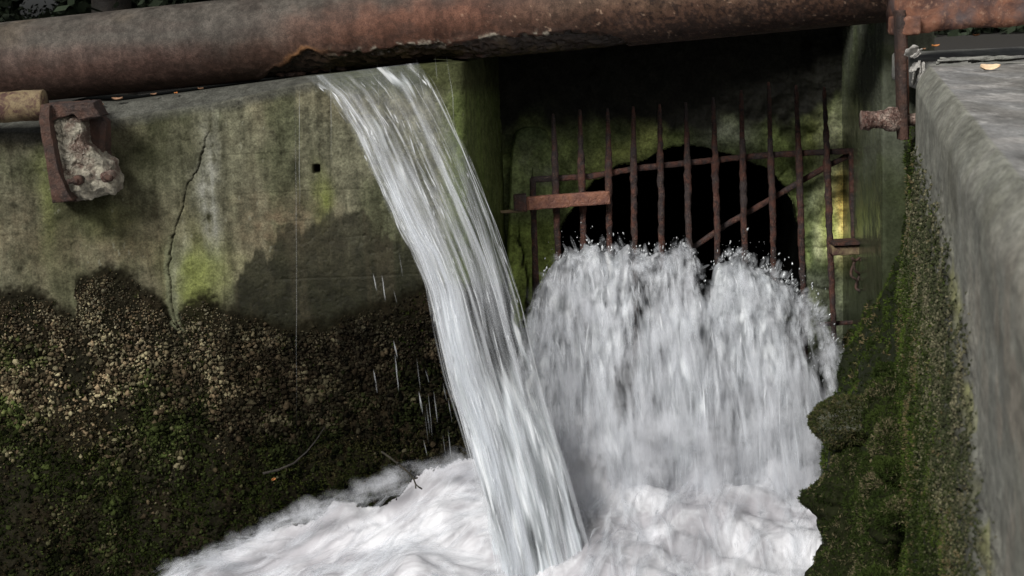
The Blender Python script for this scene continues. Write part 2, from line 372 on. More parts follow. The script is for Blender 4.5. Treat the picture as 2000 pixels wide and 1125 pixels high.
# form-board marks, crack, drain hole, pitting
B += front * (1 - moss) * (.004 * fbm(G, 10, 5, 41) + .0016 * fbm(G, 70, 3, 42)) - front * .003 * sstep(.5, .6, fbm(G, 50, 2, 43))
CR = [(415, 235), (402, 275), (385, 330), (362, 372), (352, 420), (333, 480), (330, 540), (333, 590), (345, 630), (372, 668), (395, 720), (410, 780), (425, 830)]
cx = poly(py, [(b, a) for a, b in CR]); dcr = abs(px - cx + fbm(G, 30, 3, 44) * 5)
crack = (1 - sstep(.6, 2.4 + fbm(G, 8, 3, 45), dcr)) * sstep(225, 300, py) * (1 - sstep(780, 840, py)) * front
B -= crack * .015
B += front * .010 * sstep(0, 6, cx - px) * sstep(60, 0, cx - px) * 0
for (yl, x0, x1, sl) in [(300, 380, 640, -.05), (264, 640, 705, -.05), (373, 440, 800, -.045), (462, 655, 730, -.08), (460, -50, 80, -.04), (540, 520, 880, -.04), (432, 500, 640, -.05)]:
    yy = yl + (px - (x0 + x1) / 2) * sl + wp2 * .05
    B -= .003 * (1 - sstep(.5, 2.2, abs(py - yy))) * sstep(x0, x0 + 30, px) * sstep(x1, x1 - 30, px) * front * (1 - moss)
for (xl, y0, y1) in [(645, 180, 560), (440, 420, 600)]:
    B -= .003 * (1 - sstep(.5, 2.2, abs(px - xl - fbm(G, 9, 2, 3) * 3))) * sstep(y0, y0 + 20, py) * sstep(y1, y1 - 20, py)
hole = sstep(8, 4, abs(px - 618 + wp * .1)) * sstep(10, 5, abs(py - 330)) ; B -= hole * .07
G2 = G + N0 * B[..., None]
# stains, and the bracket's shadow painted into the colour
c = np.zeros(G.shape) + np.array([.125, .122, .095]); hi = fbm(G, 22, 5, 50, .65)
c = mixc(c, (.14, .122, .09), sstep(-.1, .35, fbm(G, (3, 3, 2.2), 5, 51)) * .5)
c = mixc(c, (.055, .06, .038), sstep(.0, .35, fbm(G, (5, 5, 2.5), 5, 52)) * .75)
streak = fbm(G, (34, 34, 1.6), 5, 53); c = c * np.clip(1.02 + .75 * streak + .6 * hi + .3 * fbm(G, 80, 3, 49), .2, 2)[..., None]
c = mixc(c, (.145, .115, .085), (blob(qx, qy, 560, 440, 110, 60) + blob(qx, qy, 250, 470, 110, 60) * .6 + blob(qx, qy, 30, 460, 120, 90) * .5) * (.7 + hi))
c = mixc(c, (.035, .037, .022), (blob(qx, qy, 280, 310, 110, 80) * .9 + blob(qx, qy, 180, 420, 90, 40) * .6))  # dark patch right of the bracket is its shadow painted in; another below
c = mixc(c, (.17, .19, .07), (blob(qx, qy, 385, 545, 46, 85) * 1.1 + blob(qx, qy, 622, 385, 17, 55) * .8 + blob(qx, qy, 215, 430, 60, 40) * .2 + blob(qx, qy, 95, 370, 22, 90) * .45) * (1 + .5 * streak + .5 * hi))
c = mixc(c, (.24, .24, .235), (blob(qx, qy, 408, 370, 20, 110) * .75 + blob(qx, qy, 350, 530, 16, 80) * .35) * (1 + 1.6 * streak + 1.2 * hi))
c = mixc(c, (.28, .27, .18), blob(qx, qy, 468, 508, 22, 18) * .7)
# damp patch spreading right below the jet
wtop = poly(px + wp * .8, [(395, 660), (440, 560), (500, 500), (560, 455), (620, 430), (650, 400), (690, 420), (730, 450), (790, 462), (840, 520), (960, 560)])
wet = sstep(-8, 14, py - wtop + wp2 * .8 + fbm(G, (22, 22, 5), 4, 57) * 46) * sstep(440, 470, px) * (1 - sstep(860, 960, px)) * front
c = mixc(c, (.012, .0125, .0065), wet * (.74 + .22 * sstep(450, 600, py)))
c = mixc(c, (.05, .043, .03), wet * sstep(0, .4, fbm(G, (14, 14, 1.5), 4, 56)) * .6); mossc = sstep(-22, 6, py - mt + wp2 * .7 + fbm(G, 60, 3, 5) * 10) * front
# inner return of the wall: bright algae
ret_m = sstep(840, 900, px)
c = mixc(c, (.10, .13, .045), ret_m * .8 * (1 + .5 * streak)); c = mixc(c, (.20, .24, .09), sstep(955, 992, px) * sstep(300, 420, py) * .8 * (1 + streak))
c = mixc(c, (.085, .085, .085), (1 - front) + sstep(26, 0, py - poly(px, TOP_A) + wp2 * .5) * .8)
c = mixc(c, (.008, .007, .0045), mossc * .95)
dk = sstep(.1, .5, fbm(G, (9, 9, 6), 4, 58)); c = mixc(c, (.03, .022, .015), moss * dk * .5)
c = mixc(c, (.02, .02, .015), crack * .8); c = mixc(c, (.005, .005, .005), hole)
c = mixc(c, (.16, .17, .12), (1 - sstep(2, 6, abs(dcr - 5))) * sstep(420, 520, py) * (1 - sstep(640, 660, py)) * .6 * front)
drs = (fbm(G, (75, 75, 30), 2, 59) > .56) & (fbm(G, (5, 5, 2), 2, 60) > .0); c = mixc(c, (.25, .25, .22), drs * front * (1 - moss) * (1 - wet) * .4)
c = mixc(c, (.06, .065, .035), sstep(600, 680, px) * sstep(200, 160, py)); c = c * np.array([.76, .765, .66]); wetA = np.clip(wet * .6 * (1 - mossc), 0, 1)
W = new_mesh("retaining_wall", G2, gridF(*G2.shape[:2])[:, ::-1], M_wall, col=np.concatenate([c, wetA[..., None]], -1))
tag(W, "tall stained concrete wall with a crack, mossy foot and damp patch behind the jet", "wall")
WALL_G, WALL_N, WALL_moss, WALL_px, WALL_py, WALL_wet = G2, gridN(G2), moss, px, py, wet
WALL_N = WALL_N * np.where(WALL_N[..., 1:2] > 0, -1, 1)

# ------------------------------------------------------------------ moss granules and tufts (stuff)
def oct_blob():
    v = np.array([(1, 0, 0), (-1, 0, 0), (0, 1, 0), (0, -1, 0), (0, 0, 1), (0, 0, -1)], float)
    f = [(0, 2, 4), (2, 1, 4), (1, 3, 4), (3, 0, 4), (2, 0, 5), (1, 2, 5), (3, 1, 5), (0, 3, 5)]
    V = list(map(tuple, v)); F = []; cache = {}
    def mid(a, b):
        k = (min(a, b), max(a, b))
        if k not in cache:
            m = (np.array(V[a]) + V[b]); m /= np.linalg.norm(m); V.append(tuple(m)); cache[k] = len(V) - 1
        return cache[k]
    for a, b, d in f:
        ab, bd, da = mid(a, b), mid(b, d), mid(d, a); F += [(a, ab, da), (ab, b, bd), (da, bd, d), (ab, bd, da)]
    return np.array(V), np.array(F)
OB_V, OB_F = oct_blob()
def granules(name, pts, nr, size, cols, mat, flat=.8, rnd=.35, seed=1):
    r = np.random.default_rng(seed); N = len(pts); K = len(OB_V)
    S = size[:, None, None] * (1 + rnd * r.standard_normal((N, K, 1)) * .5)
    sc3 = r.uniform(.7, 1.3, (N, 1, 3)); V = OB_V[None] * sc3 * S
    V = V + pts[:, None] + nr[:, None] * size[:, None, None] * flat * .5
    F = (OB_F[None] + (np.arange(N) * K)[:, None, None]).reshape(-1, 3)
    C = np.repeat(cols[:, None], K, 1) * r.uniform(.8, 1.2, (N, K, 1))
    return new_mesh(name, V, F, mat, col=C.reshape(-1, 3))
def tufts(name, pts, nr, size, cols, mat, blades=7, seed=2, spread=.75):
    r = np.random.default_rng(seed); N = len(pts)
    d = nr[:, None] + spread * r.standard_normal((N, blades, 3)); d[..., 2] += .15
    d /= np.linalg.norm(d, axis=-1, keepdims=True)
    L = size[:, None, None] * r.uniform(.6, 1.3, (N, blades, 1))
    s = np.cross(d, r.standard_normal((N, blades, 3))); s /= np.linalg.norm(s, axis=-1, keepdims=True)
    b = pts[:, None] + .3 * size[:, None, None] * r.standard_normal((N, blades, 3)) * .6
    V = np.stack([b - s * L * .16, b + s * L * .16, b + d * L + s * L * .04, b + d * L - s * L * .04], 2)
    F = np.arange(N * blades * 4).reshape(-1, 4)
    C = cols[:, None, None] * np.array([1, 1, 1.1, 1.1])[None, None, :, None] * r.uniform(.75, 1.25, (N, blades, 1, 1))
    return new_mesh(name, V.reshape(-1, 3), F, mat, col=np.broadcast_to(C, (N, blades, 4, 3)).reshape(-1, 3), smooth=False)
def sample(Gd, Nd, wgt, n, seed):
    r = np.random.default_rng(seed); a = Gd[:-1, :-1]; 
    area = np.linalg.norm(np.cross(Gd[:-1, 1:] - a, Gd[1:, :-1] - a), axis=-1) * np.clip(wgt[:-1, :-1], 0, None)
    cdf = np.cumsum(area.ravel()); k = np.searchsorted(cdf, r.uniform(0, cdf[-1], n)); k = np.minimum(k, area.size - 1); i, j = np.unravel_index(k, area.shape)
    u, v = r.uniform(0, 1, (2, n, 1)); p = Gd[i, j] + (Gd[i, j + 1] - Gd[i, j]) * u + (Gd[i + 1, j] - Gd[i, j]) * v
    return p, Nd[i, j], i, j
WALL_px = WALL_px; inview = (WALL_px > -60) & (WALL_px < 1010) & (WALL_py < 1200)
nubz = moss * sstep(20, 60, py - mt + 40) * (1 - .75 * sstep(760, 900, py + wp2)) * inview
nubz *= .35 + sstep(.05, -.2, fbm(G, (4, 4, 2), 3, 61)) * .8
nubz *= 1 - .85 * (blob(px, py, 150, 700, 50, 120) + blob(px, py, 240, 810, 60, 26))
p_, n_, i_, j_ = sample(WALL_G, WALL_N, nubz, 56000, 11)
X, Y = WALL_px[i_, j_], WALL_py[i_, j_]
sz = .0040 * np.exp(.42 * rng.standard_normal(len(p_))).clip(.4, 2.6) * (.65 + .55 * sstep(580, 720, Y))
tan = np.array([.16, .142, .085]); brn = np.array([.10, .075, .045]); grn = np.array([.034, .044, .013]); gry = np.array([.12, .115, .085])
cl = fbm(p_, 7, 3, 71); cc = mixc(np.zeros((len(p_), 3)) + brn, tan, sstep(-.35, .35, cl + .6 * rng.standard_normal(len(p_)) - .2 + .3 * blob(X, Y, 240, 720, 160, 120)))
cc = mixc(cc, gry, sstep(0, .6, rng.standard_normal(len(p_))) * .5 * sstep(760, 600, Y)); cc = mixc(cc, grn, sstep(.0, .5, fbm(p_, 6, 3, 72) + (Y - 760) / 300 + .2 * rng.standard_normal(len(p_))))
cc *= (1 - .55 * sstep(430, 620, X))[:, None]; cc *= rng.uniform(.1, 1.6, (len(p_), 1)) * (.45 + .9 * sstep(-.25, .3, fbm(p_, 13, 3, 76)))[:, None] * (.42 + .75 * blob(X, Y, 210, 720, 170, 140) + .5 * blob(X, Y, 20, 760, 90, 120))[:, None]
tag(granules("moss_nodules", p_, n_, sz, cc, M_moss, 1.5, .75), "knobbly tan and olive moss nodules crusting the left wall foot", "moss", kind="stuff")
tz = moss * inview * (.15 + sstep(640, 900, py + wp2 * 2)) * (.4 + sstep(-.1, .3, fbm(G, 6, 4, 73)))
p_, n_, i_, j_ = sample(WALL_G, WALL_N, tz, 24000, 12); X, Y = WALL_px[i_, j_], WALL_py[i_, j_]
g1 = np.array([.032, .048, .010]); g2 = np.array([.07, .085, .02]); b1 = np.array([.085, .062, .035])
f1 = fbm(p_, 5, 4, 74) + .25 * rng.standard_normal(len(p_)); cc = mixc(np.zeros((len(p_), 3)) + g1, g2, sstep(-.1, .6, f1)); cc = mixc(cc, b1, sstep(.1, .4, fbm(p_, 4, 3, 75)) * .8 + .4 * blob(X, Y, 760, 850, 160, 60))
tag(tufts("moss", p_, n_, .0105 * rng.uniform(.6, 1.4, len(p_)), cc * .5, M_moss, 7), "dark green and brown moss tufts over the foot of the left wall", "moss", kind="stuff")

def lumpy(c, r, n=60, amp=.18, scale=4, seed=0):
    th, ph = np.meshgrid(np.linspace(.02, math.pi - .02, n), np.linspace(0, 2 * math.pi, n, endpoint=False), indexing='ij')
    d = np.stack([np.sin(th) * np.cos(ph), np.sin(th) * np.sin(ph), np.cos(th)], -1)
    return np.array(c) + d * np.array(r) * (1 + amp * fbm(d, 1.4, 4, seed) + .03 * fbm(d, scale * 3, 3, seed + 5))[..., None], d
# ------------------------------------------------------------------ chamber: headwall with arch, pier, slab, right pillar
YA = 7.85
ARCH = [(1075, 620), (1078, 520), (1086, 468), (1105, 425), (1130, 385), (1160, 350), (1200, 326), (1225, 318), (1262, 306), (1290, 290), (1320, 281), (1380, 289), (1440, 303), (1500, 328), (1535, 365), (1555, 410), (1566, 460), (1570, 520), (1572, 620)]
ar = resample(P(*np.array(ARCH, float).T, YA), 140); ar[:, 0] += fbm(ar, 14, 3, 3) * .014; ar[:, 2] += fbm(ar, 14, 3, 4) * .018
xs = np.arange(P(960, 300, YA)[0], P(1790, 300, YA)[0], .007); zs = np.arange(.3, -2.3, -.007)
X, Z = np.meshgrid(xs, zs); G = np.stack([X, np.full_like(X, YA), Z], -1); px, py = proj(G)
zt = np.interp(X, ar[:, 0], ar[:, 2], left=-9, right=-9)
ins = (Z < zt)
near = np.clip((Z - zt) / .007, 0, 2)
st = fbm(G, 9, 5, 81)
ring = np.exp(-((np.hypot((px - 1320) / 240, (py - 520) / 238) - 1.14) / .09) ** 2)
D = .02 * st + .006 * fbm(G, 40, 3, 82) + .03 * ring * sstep(620, 500, py) + .07 * sstep(1565, 1600, px + st * 20) * (1 - .0)
vj = 1 - sstep(.0, .06, abs(((np.arctan2(520 - py, px - 1320) / np.pi * 11) % 1) - .5)); D -= ring * vj * .012
G[..., 1] -= D
c = np.zeros(G.shape) + np.array([.045, .055, .022]); c = mixc(c, (.10, .125, .04), sstep(-.2, .4, fbm(G, 8, 5, 83)) * .8)
c = mixc(c, (.015, .022, .008), sstep(.05, .35, fbm(G, 5, 4, 84)) * .8)
c = mixc(c, (.20, .22, .07), (blob(px, py, 1265, 240, 26, 60) + blob(px, py, 1215, 300, 40, 20) * .6 + blob(px, py, 1165, 340, 40, 40) * .3 + blob(px, py, 1590, 260, 18, 70) * .6))
c = mixc(c, (.14, .15, .12), blob(px, py, 1415, 255, 50, 40) * .7 + blob(px, py, 1600, 400, 30, 60) * .3)
c = mixc(c, (.30, .31, .19), sstep(1580, 1600, px) * sstep(1700, 1680, px + st * 14) * sstep(150, 260, py) * sstep(520, 480, py) * (.35 + .4 * sstep(-.1, .3, fbm(G, 12, 4, 86))))
c = mixc(c, (.48, .36, .10), blob(px + st * 10, py + st * 25, 1645, 400, 19, 72)); c = mixc(c, (.24, .28, .06), blob(px + st * 8, py, 1610, 430, 16, 50) * .8 + blob(px, py, 1645, 470, 22, 16) * .6)
c = mixc(c, (.004, .004, .003), sstep(305, 215, py + fbm(G, 7, 4, 85) * 50 + blob(px, py, 1650, 180, 60, 200) * 60))   # shade under the slab painted in as a fade to black
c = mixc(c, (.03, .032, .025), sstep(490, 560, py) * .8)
F = gridF(*X.shape); keep = ~(ins.ravel()[F].all(1)); 
c = c * 2.8
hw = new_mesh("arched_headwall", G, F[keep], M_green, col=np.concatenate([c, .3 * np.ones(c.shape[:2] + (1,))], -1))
tag(hw, "mossy stone headwall with a low dark arch behind the rusty bars", "wall")
nb = 30; rv = np.stack([ar + np.array([0, -.03 + k * k * 3.2, 0]) for k in np.linspace(0, 1, nb)]); rv += fbm(rv, 12, 3, 6)[..., None] * .012
rv = np.concatenate([rv, (rv[-1:] * 0 + rv[-1].mean(0))], 0)
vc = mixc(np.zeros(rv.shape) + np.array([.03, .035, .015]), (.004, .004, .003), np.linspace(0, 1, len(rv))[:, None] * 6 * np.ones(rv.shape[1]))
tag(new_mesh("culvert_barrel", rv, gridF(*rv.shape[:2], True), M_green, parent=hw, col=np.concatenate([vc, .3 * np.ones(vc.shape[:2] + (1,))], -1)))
# green pier left of the grate
pr = np.array([(990, 640), (990, 500), (994, 400), (997, 320), (1000, 282), (1008, 256), (1022, 247), (1052, 247), (1068, 256), (1078, 290), (1084, 340), (1088, 400), (1090, 500), (1080, 640)], float)
o_ = resample(pr, 90); YP = 7.72
ctr = np.array([1040, 430.]); lay = []
for k, yy, ins_ in [(0, YP + .25, 1.0), (1, YP + .04, 1.0), (2, YP + .01, .97), (3, YP, .9), (4, YP, .7), (5, YP, .5), (6, YP, .3), (7, YP, .02)]:
    q = o_.copy(); q[:, 0] = ctr[0] + (q[:, 0] - ctr[0]) * ins_; top = q[:, 1] < 640; q[:, 1] = np.where(o_[:, 1] < 330, 330 + (o_[:, 1] - 330) * (ins_ if ins_ < 1 else 1), o_[:, 1])
    lay.append(P(q[:, 0], q[:, 1], yy))
G = np.array(lay)
G = np.stack([np.stack([np.interp(np.linspace(0, 7, 60), range(8), G[:, j, k]) for k in range(3)], -1) for j in range(90)], 1)
G[..., 1] -= .008 * fbm(G, 14, 4, 91); px, py = proj(G)
ck = (1 - sstep(1, 4, abs(px - 1022 - 16 * np.sin(py / 40) * .6 - fbm(G, 20, 3, 92) * 9))) * sstep(430, 470, py); G[..., 1] += ck * .02
c = np.zeros(G.shape) + np.array([.17, .21, .085]); c = mixc(c, (.27, .34, .08), sstep(415, 450, py) * .8); c = mixc(c, (.17, .18, .13), sstep(-.1, .3, fbm(G, 9, 4, 93)) * .5 * sstep(420, 390, py))
c = mixc(c, (.035, .05, .018), sstep(330, 255, py + fbm(G, 6, 4, 94) * 30) * .9); c = mixc(c, (.02, .022, .01), ck); c = c * (1 + .3 * fbm(G, (40, 40, 3), 3, 95))[..., None]  # pier colour darkened towards the top to paint in the shade there
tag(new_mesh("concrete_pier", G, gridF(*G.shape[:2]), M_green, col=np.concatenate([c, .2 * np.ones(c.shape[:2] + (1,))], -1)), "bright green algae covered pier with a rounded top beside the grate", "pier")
# slab over the chamber, tucked behind the pipe
V, F = rough_box(P(900, 100, 7.4) * [1, 1, 0] + [0, 0, .06], (P(1775, 100, 9)[0], 9.1, .2), .03, .006)
V[:, 2] += .115 * (V[:, 0] + .2)
c = np.zeros((len(V), 3)) + np.array([.05, .052, .042]); tag(new_mesh("cover_slab", V, F, M_green, col=c), "dark concrete slab roofing the chamber behind the pipe", "slab")
# far pillar under the right end of the pipe
a = P(1724, 300, 6.95); b = P(1782, 300, 6.95)
V, F = rough_box((a[0], 6.95, -2.4), (b[0] + .1, 7.9, .19), .012, .004, 12, 5, .012)
px, py = proj(V); c = np.zeros((len(V), 3)) + np.array([.10, .11, .08]); sk = fbm(V, (40, 40, 1.5), 4, 96); c *= (.8 + .35 * sk)[:, None]
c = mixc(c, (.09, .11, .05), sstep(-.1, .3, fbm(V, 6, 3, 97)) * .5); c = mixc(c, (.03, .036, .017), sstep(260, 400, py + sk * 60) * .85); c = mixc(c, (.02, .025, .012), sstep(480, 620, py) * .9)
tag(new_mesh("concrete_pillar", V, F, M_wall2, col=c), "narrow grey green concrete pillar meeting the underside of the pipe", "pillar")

# ------------------------------------------------------------------ right parapet wall
def on_z(x, y, z):
    d = ray(x, y); return CAM + d * ((z - CAM_H) / d[2])
_e1, _e2 = on_z(1789, 130, 0.0), on_z(1952, 392, 0.0); EB = (_e1[0] - _e2[0]) / (_e1[1] - _e2[1]); EA = _e1[0] - EB * _e1[1]
def edgeX(Y): return EA + EB * Y
Yc = 0.8 * np.exp(np.linspace(0, math.log(6.02 / .8), 860))
Yfar = np.linspace(5.55, 7.6, 170)
def rwall(Yl, name, ztop, seed=0, tops=True):
    prof = []
    for z in np.linspace(-2.4, ztop - .085, 330): prof.append((0, z))
    for k in np.linspace(0, 1, 22)[1:]:
        prof.append((.05 * k ** 1.3, ztop - .085 + .085 * k ** .85))
    for k in np.linspace(0, 1, 90)[1:]: prof.append((.05 + k ** 1.3 * 1.5, ztop - .01 * k))
    prof = np.array(prof); al = math.atan(EB)
    T = np.array([math.sin(al), math.cos(al)]); Nn = np.array([-math.cos(al), math.sin(al)])
    base = np.stack([edgeX(Yl), Yl], -1)
    G = np.zeros((len(prof), len(Yl), 3)); G[..., :2] = base[None] - Nn[None, None] * prof[:, 0][:, None, None]; G[..., 2] = prof[:, 1][:, None]
    return G, prof, Nn
G, prof, Nn = rwall(Yc, "r", 0.0)
px, py = proj(G); Z = G[..., 2].copy(); Yv = G[..., 1].copy(); inner = (np.arange(len(prof)) < 330)[:, None] * np.ones(len(Yc))
edge = (np.arange(len(prof)) < 352)[:, None] * np.ones(len(Yc))
nz1 = fbm(G, 7, 4, 101); XB = [(0, 1690), (250, 1745), (300, 1780), (350, 1800), (480, 1838), (600, 1868), (750, 1885), (950, 1915), (1125, 1930), (1500, 1950)]
moss = sstep(24, -30, px - poly(py, XB) + nz1 * 30 + fbm(G, 40, 3, 100) * 30) * edge
mound = sstep(-1.0, -1.9, Z + .22 * fbm(G, 1.6, 4, 102)) * .05
su_, sv_ = Yv + .35 * Z + .05 * nz1, Z - .25 * Yv + .05 * fbm(G, 5, 2, 99)
lumps = .06 * fbm(G, 3.2, 3, 103) + .12 * cushion(su_ / .34, sv_ / .17, 1) + .045 * cushion(su_ / .12, sv_ / .07, 2) + .02 * fbm(G, 24, 3, 105) - .04
D = mound + moss * (.02 + .45 * lumps * sstep(-.35, -1.1, Z)) + moss * .008 * fbm(G, 40, 3, 106) + .002 * fbm(G, (14, 5, 14), 5, 107)
G[..., 0] += Nn[0] * D; G[..., 1] += Nn[1] * D; topm = 1 - edge
G[..., 2] += topm * (.005 * fbm(G, 5, 4, 108) + .0015 * fbm(G, 40, 3, 109))
sk = fbm(G, (30, 30, 1.2), 4, 111); c = np.zeros(G.shape) + np.array([.19, .19, .185])
c = mixc(c, (.26, .25, .235), sstep(-.1, .4, fbm(G, (7, 4, 3), 5, 112)) * .7); c = mixc(c, (.13, .125, .11), sstep(.0, .4, fbm(G, (5, 1.6, 5), 5, 113)) * .5)
c = mixc(c, (.38, .37, .35), (fbm(G, (50, 12, 50), 3, 115) > .46) * .5)
gf = edge * (1 - moss); c = mixc(c, (.14, .142, .115), gf * .75 * (1 + .3 * sk)); c = mixc(c, (.25, .235, .20), gf * sstep(-.15, .25, fbm(G, (3, 1.6, 5), 5, 126)) * sstep(300, 700, py) * .8); c = mixc(c, (.09, .088, .07), gf * sstep(.1, .4, fbm(G, (6, 2, 7), 5, 127)) * .4); rd = px - poly(py, XB)
c = mixc(c, (.19, .19, .085), sstep(-5, 6, rd) * sstep(26, 8, rd + nz1 * 14) * sstep(.0, .3, fbm(G, (6, 6, 6), 3, 116)) * sstep(420, 560, py) * .8)
c = mixc(c, (.21, .185, .15), sstep(10, 60, rd) * sstep(420, 640, py) * sstep(-.1, .3, fbm(G, 12, 5, 118)) * .6); c = c * (1 + .45 * fbm(G, (30, 8, 30), 5, 119, .65) * (1 - moss))[..., None]
c = mixc(c, (.014, .016, .008), moss); c = mixc(c, (.07, .07, .042), moss * sstep(-.2, .3, fbm(G, (14, 14, 9), 4, 117)) * sstep(-1.0, -.25, Z) * .7)
c = c * (1 + .3 * (1 - moss) * edge)[..., None]
rw = new_mesh("parapet_wall", G, gridF(*G.shape[:2])[:, ::-1], M_wall2, col=np.concatenate([c, .1 * moss[..., None]], -1))
tag(rw, "grey concrete wall with rounded scraped top running close past the camera", "wall")
RG, RN, Rm = G, gridN(G), moss; RN = RN * np.where((RN[..., 0:1] > 0), -1, 1)
rpx, rpy = proj(G); vis = (rpx > 1500) & (rpx < 2040) & (rpy < 1180) & (rpy > 230)
# end face of that wall, and the wall beyond the bracket (lower, behind the board)
end = [tuple(v) for v in G[:, -1][::3]]; far = G[-1, -1].copy(); far[2] = -2.4; end += [tuple(far)]
f = new_mesh("end_face", np.array(end), [list(range(len(end)))], M_wall2, parent=rw, col=np.zeros((len(end), 3)) + .1, smooth=False)
G3, prof, _ = rwall(Yfar, "f", -.16)
px, py = proj(G3); Z = G3[..., 2]; m3 = sstep(-.2, -.45, Z + .12 * fbm(G3, 6, 4, 121)) * (np.arange(len(prof)) < 330)[:, None]
D = m3 * (.03 + .05 * fbm(G3, 5, 4, 122) + .01 * fbm(G3, 40, 3, 123)) + sstep(-.7, -1.8, Z + .2 * fbm(G3, 2, 3, 124)) * .36 * sstep(5.5, 6.2, G3[..., 1]) - .02
G3[..., 0] += Nn[0] * D; G3[..., 1] += Nn[1] * D
c = np.zeros(G3.shape) + np.array([.07, .072, .05]); c = mixc(c, (.014, .017, .008), m3)
tag(new_mesh("sunken_wall", G3, gridF(*G3.shape[:2])[:, ::-1], M_wall2, col=np.concatenate([c, .1 * m3[..., None]], -1)), "lower mossy stretch of wall beyond the iron bracket", "wall")
N3 = gridN(G3); N3 = N3 * np.where((N3[..., 0:1] > 0), -1, 1)
# moss on the right
hp = sstep(.15, .9, Rm + .25 * fbm(G, 30, 3, 134)) * vis / np.maximum(Yv, .8) ** 1.6
p_, n_, i_, j_ = sample(RG, RN, hp * (.12 + sstep(-1.3, -.5, RG[..., 2] + nz1 * .3)) , 38000, 13)
Yd = p_[:, 1]; sz = .0036 * (Yd / 4.5).clip(.3, 1.4) * rng.uniform(.5, 1.5, len(p_)); f1 = fbm(p_, 7, 3, 131) + .35 * rng.standard_normal(len(p_))
cc = mixc(np.zeros((len(p_), 3)) + np.array([.035, .04, .02]), (.13, .12, .075), sstep(-.1, .7, f1)); cc = mixc(cc, (.04, .05, .016), sstep(-.5, -1.1, p_[:, 2]) * .6); cc *= rng.uniform(.6, 1.3, (len(p_), 1))
tag(granules("moss_nodules", p_, n_, sz, cc, M_moss, .9, seed=5), "grey olive moss nodules on the side of the right wall", "moss", kind="stuff")
p1, n1, i1, j1 = sample(RG, RN, hp * (.05 + sstep(-.5, -1.0, RG[..., 2])), 30000, 14)
p2, n2, _, _ = sample(G3, N3, m3, 7000, 15)
p_ = np.r_[p1, p2]; n_ = np.r_[n1, n2]; f1 = fbm(p_, 6, 4, 132) + .22 * rng.standard_normal(len(p_)); gy = fbm(p_, 5, 3, 133) + .3 * rng.standard_normal(len(p_))
cc = mixc(np.zeros((len(p_), 3)) + np.array([.016, .024, .006]), (.045, .068, .012), sstep(-.05, .5, f1)); cc = mixc(cc, (.12, .095, .05), sstep(.35, .6, gy))
cc[:, :] *= (1 - .45 * sstep(5.6, 6.6, p_[:, 1]))[:, None] * 0 + 1
tag(tufts("moss", p_, n_, .011 * (p_[:, 1] / 6).clip(.35, 1.3) * rng.uniform(.7, 1.4, len(p_)), cc, M_moss, 8, 3), "cushions of green moss bulging from the foot of the right wall", "moss", kind="stuff")
# moss cushions heaped on the mound
parts = []; r = np.random.default_rng(5); GN = []
spots = [(1640, 885, 6.15, .12), (1622, 940, 6.05, .15), (1640, 1000, 5.95, .14), (1620, 1085, 5.75, .15), (1600, 1120, 5.7, .12), (1660, 1150, 5.6, .16), (1690, 900, 6.0, .13), (1700, 965, 5.85, .14), (1720, 1040, 5.6, .14),
         (1745, 930, 5.7, .13), (1760, 1010, 5.4, .14), (1770, 1090, 5.2, .13), (1710, 1110, 5.4, .14), (1690, 830, 6.2, .13), (1735, 860, 5.95, .13), (1720, 790, 6.25, .12), (1755, 800, 6.0, .11), (1740, 735, 6.3, .11),
         (1715, 740, 6.45, .09), (1765, 745, 6.05, .10),  (1775, 870, 5.6, .10), (1788, 960, 5.2, .10), (1795, 1050, 4.9, .11), (1703, 722, 6.45, .12), (1716, 700, 6.4, .08), (1690, 750, 6.5, .10)]
for k in range(60):
    Yk = r.uniform(4.3, 6.4); zk = r.uniform(-1.95, -1.15) ; q = np.array([edgeX(Yk) - .09 - .14 * min(1, max(0, (-zk - 1.0))), Yk, zk]); qx_, qy_ = proj(q)
    spots.append((float(qx_), float(qy_), Yk, r.uniform(.05, .095) * (1 if zk < -1.1 else .75)))
for k, (x, y, Yc_, r_) in enumerate(spots):
    q = P(x, y, Yc_) + np.array([r_ * .35, 0, -r_ * .25]); q = q - [0, .12 if k < 26 else 0, 0]; Gk, dk_ = lumpy(q, (r_ * r.uniform(.9, 1.2), r_ * 1.3, r_ * r.uniform(.75, .95)), 44, .3, 4, 500 + k)
    Gk = Gk + dk_ * (.010 * fbm(Gk, 30, 3, 9))[..., None]; parts.append((Gk.reshape(-1, 3), gridF(44, 44, True))); GN.append((Gk, dk_))
V, F = join(parts); tag(new_mesh("moss_cushions", V, F, M_moss, col=np.zeros((len(V), 3)) + np.array([.012, .014, .006])), "heaped rounded moss cushions at the water's edge on the right", "moss", kind="stuff")
PT_, NT_ = [], []
for Gk, dk_ in GN:
    a_, b_, _, _ = sample(Gk, dk_, np.clip(dk_[..., 2] + .5, 0.15, 1) * (dk_[..., 1] < .4), 1200, len(PT_)); PT_.append(a_); NT_.append(b_)
p_, n_ = np.concatenate(PT_), np.concatenate(NT_); f1 = fbm(p_, 6, 4, 232) + .3 * rng.standard_normal(len(p_)); gy = fbm(p_, 5, 3, 233) + .25 * rng.standard_normal(len(p_))
cc = mixc(np.zeros((len(p_), 3)) + np.array([.018, .028, .007]), (.036, .052, .012), sstep(-.1, .5, f1)); cc = mixc(cc, (.14, .12, .07), sstep(.35, .6, gy) * .9)
tag(tufts("moss", p_, n_, .0085 * rng.uniform(.5, 1.4, len(p_)), cc * .85, M_moss, 8, 8, .9), "green mossy fur over the rounded cushions at the right", "moss", kind="stuff")
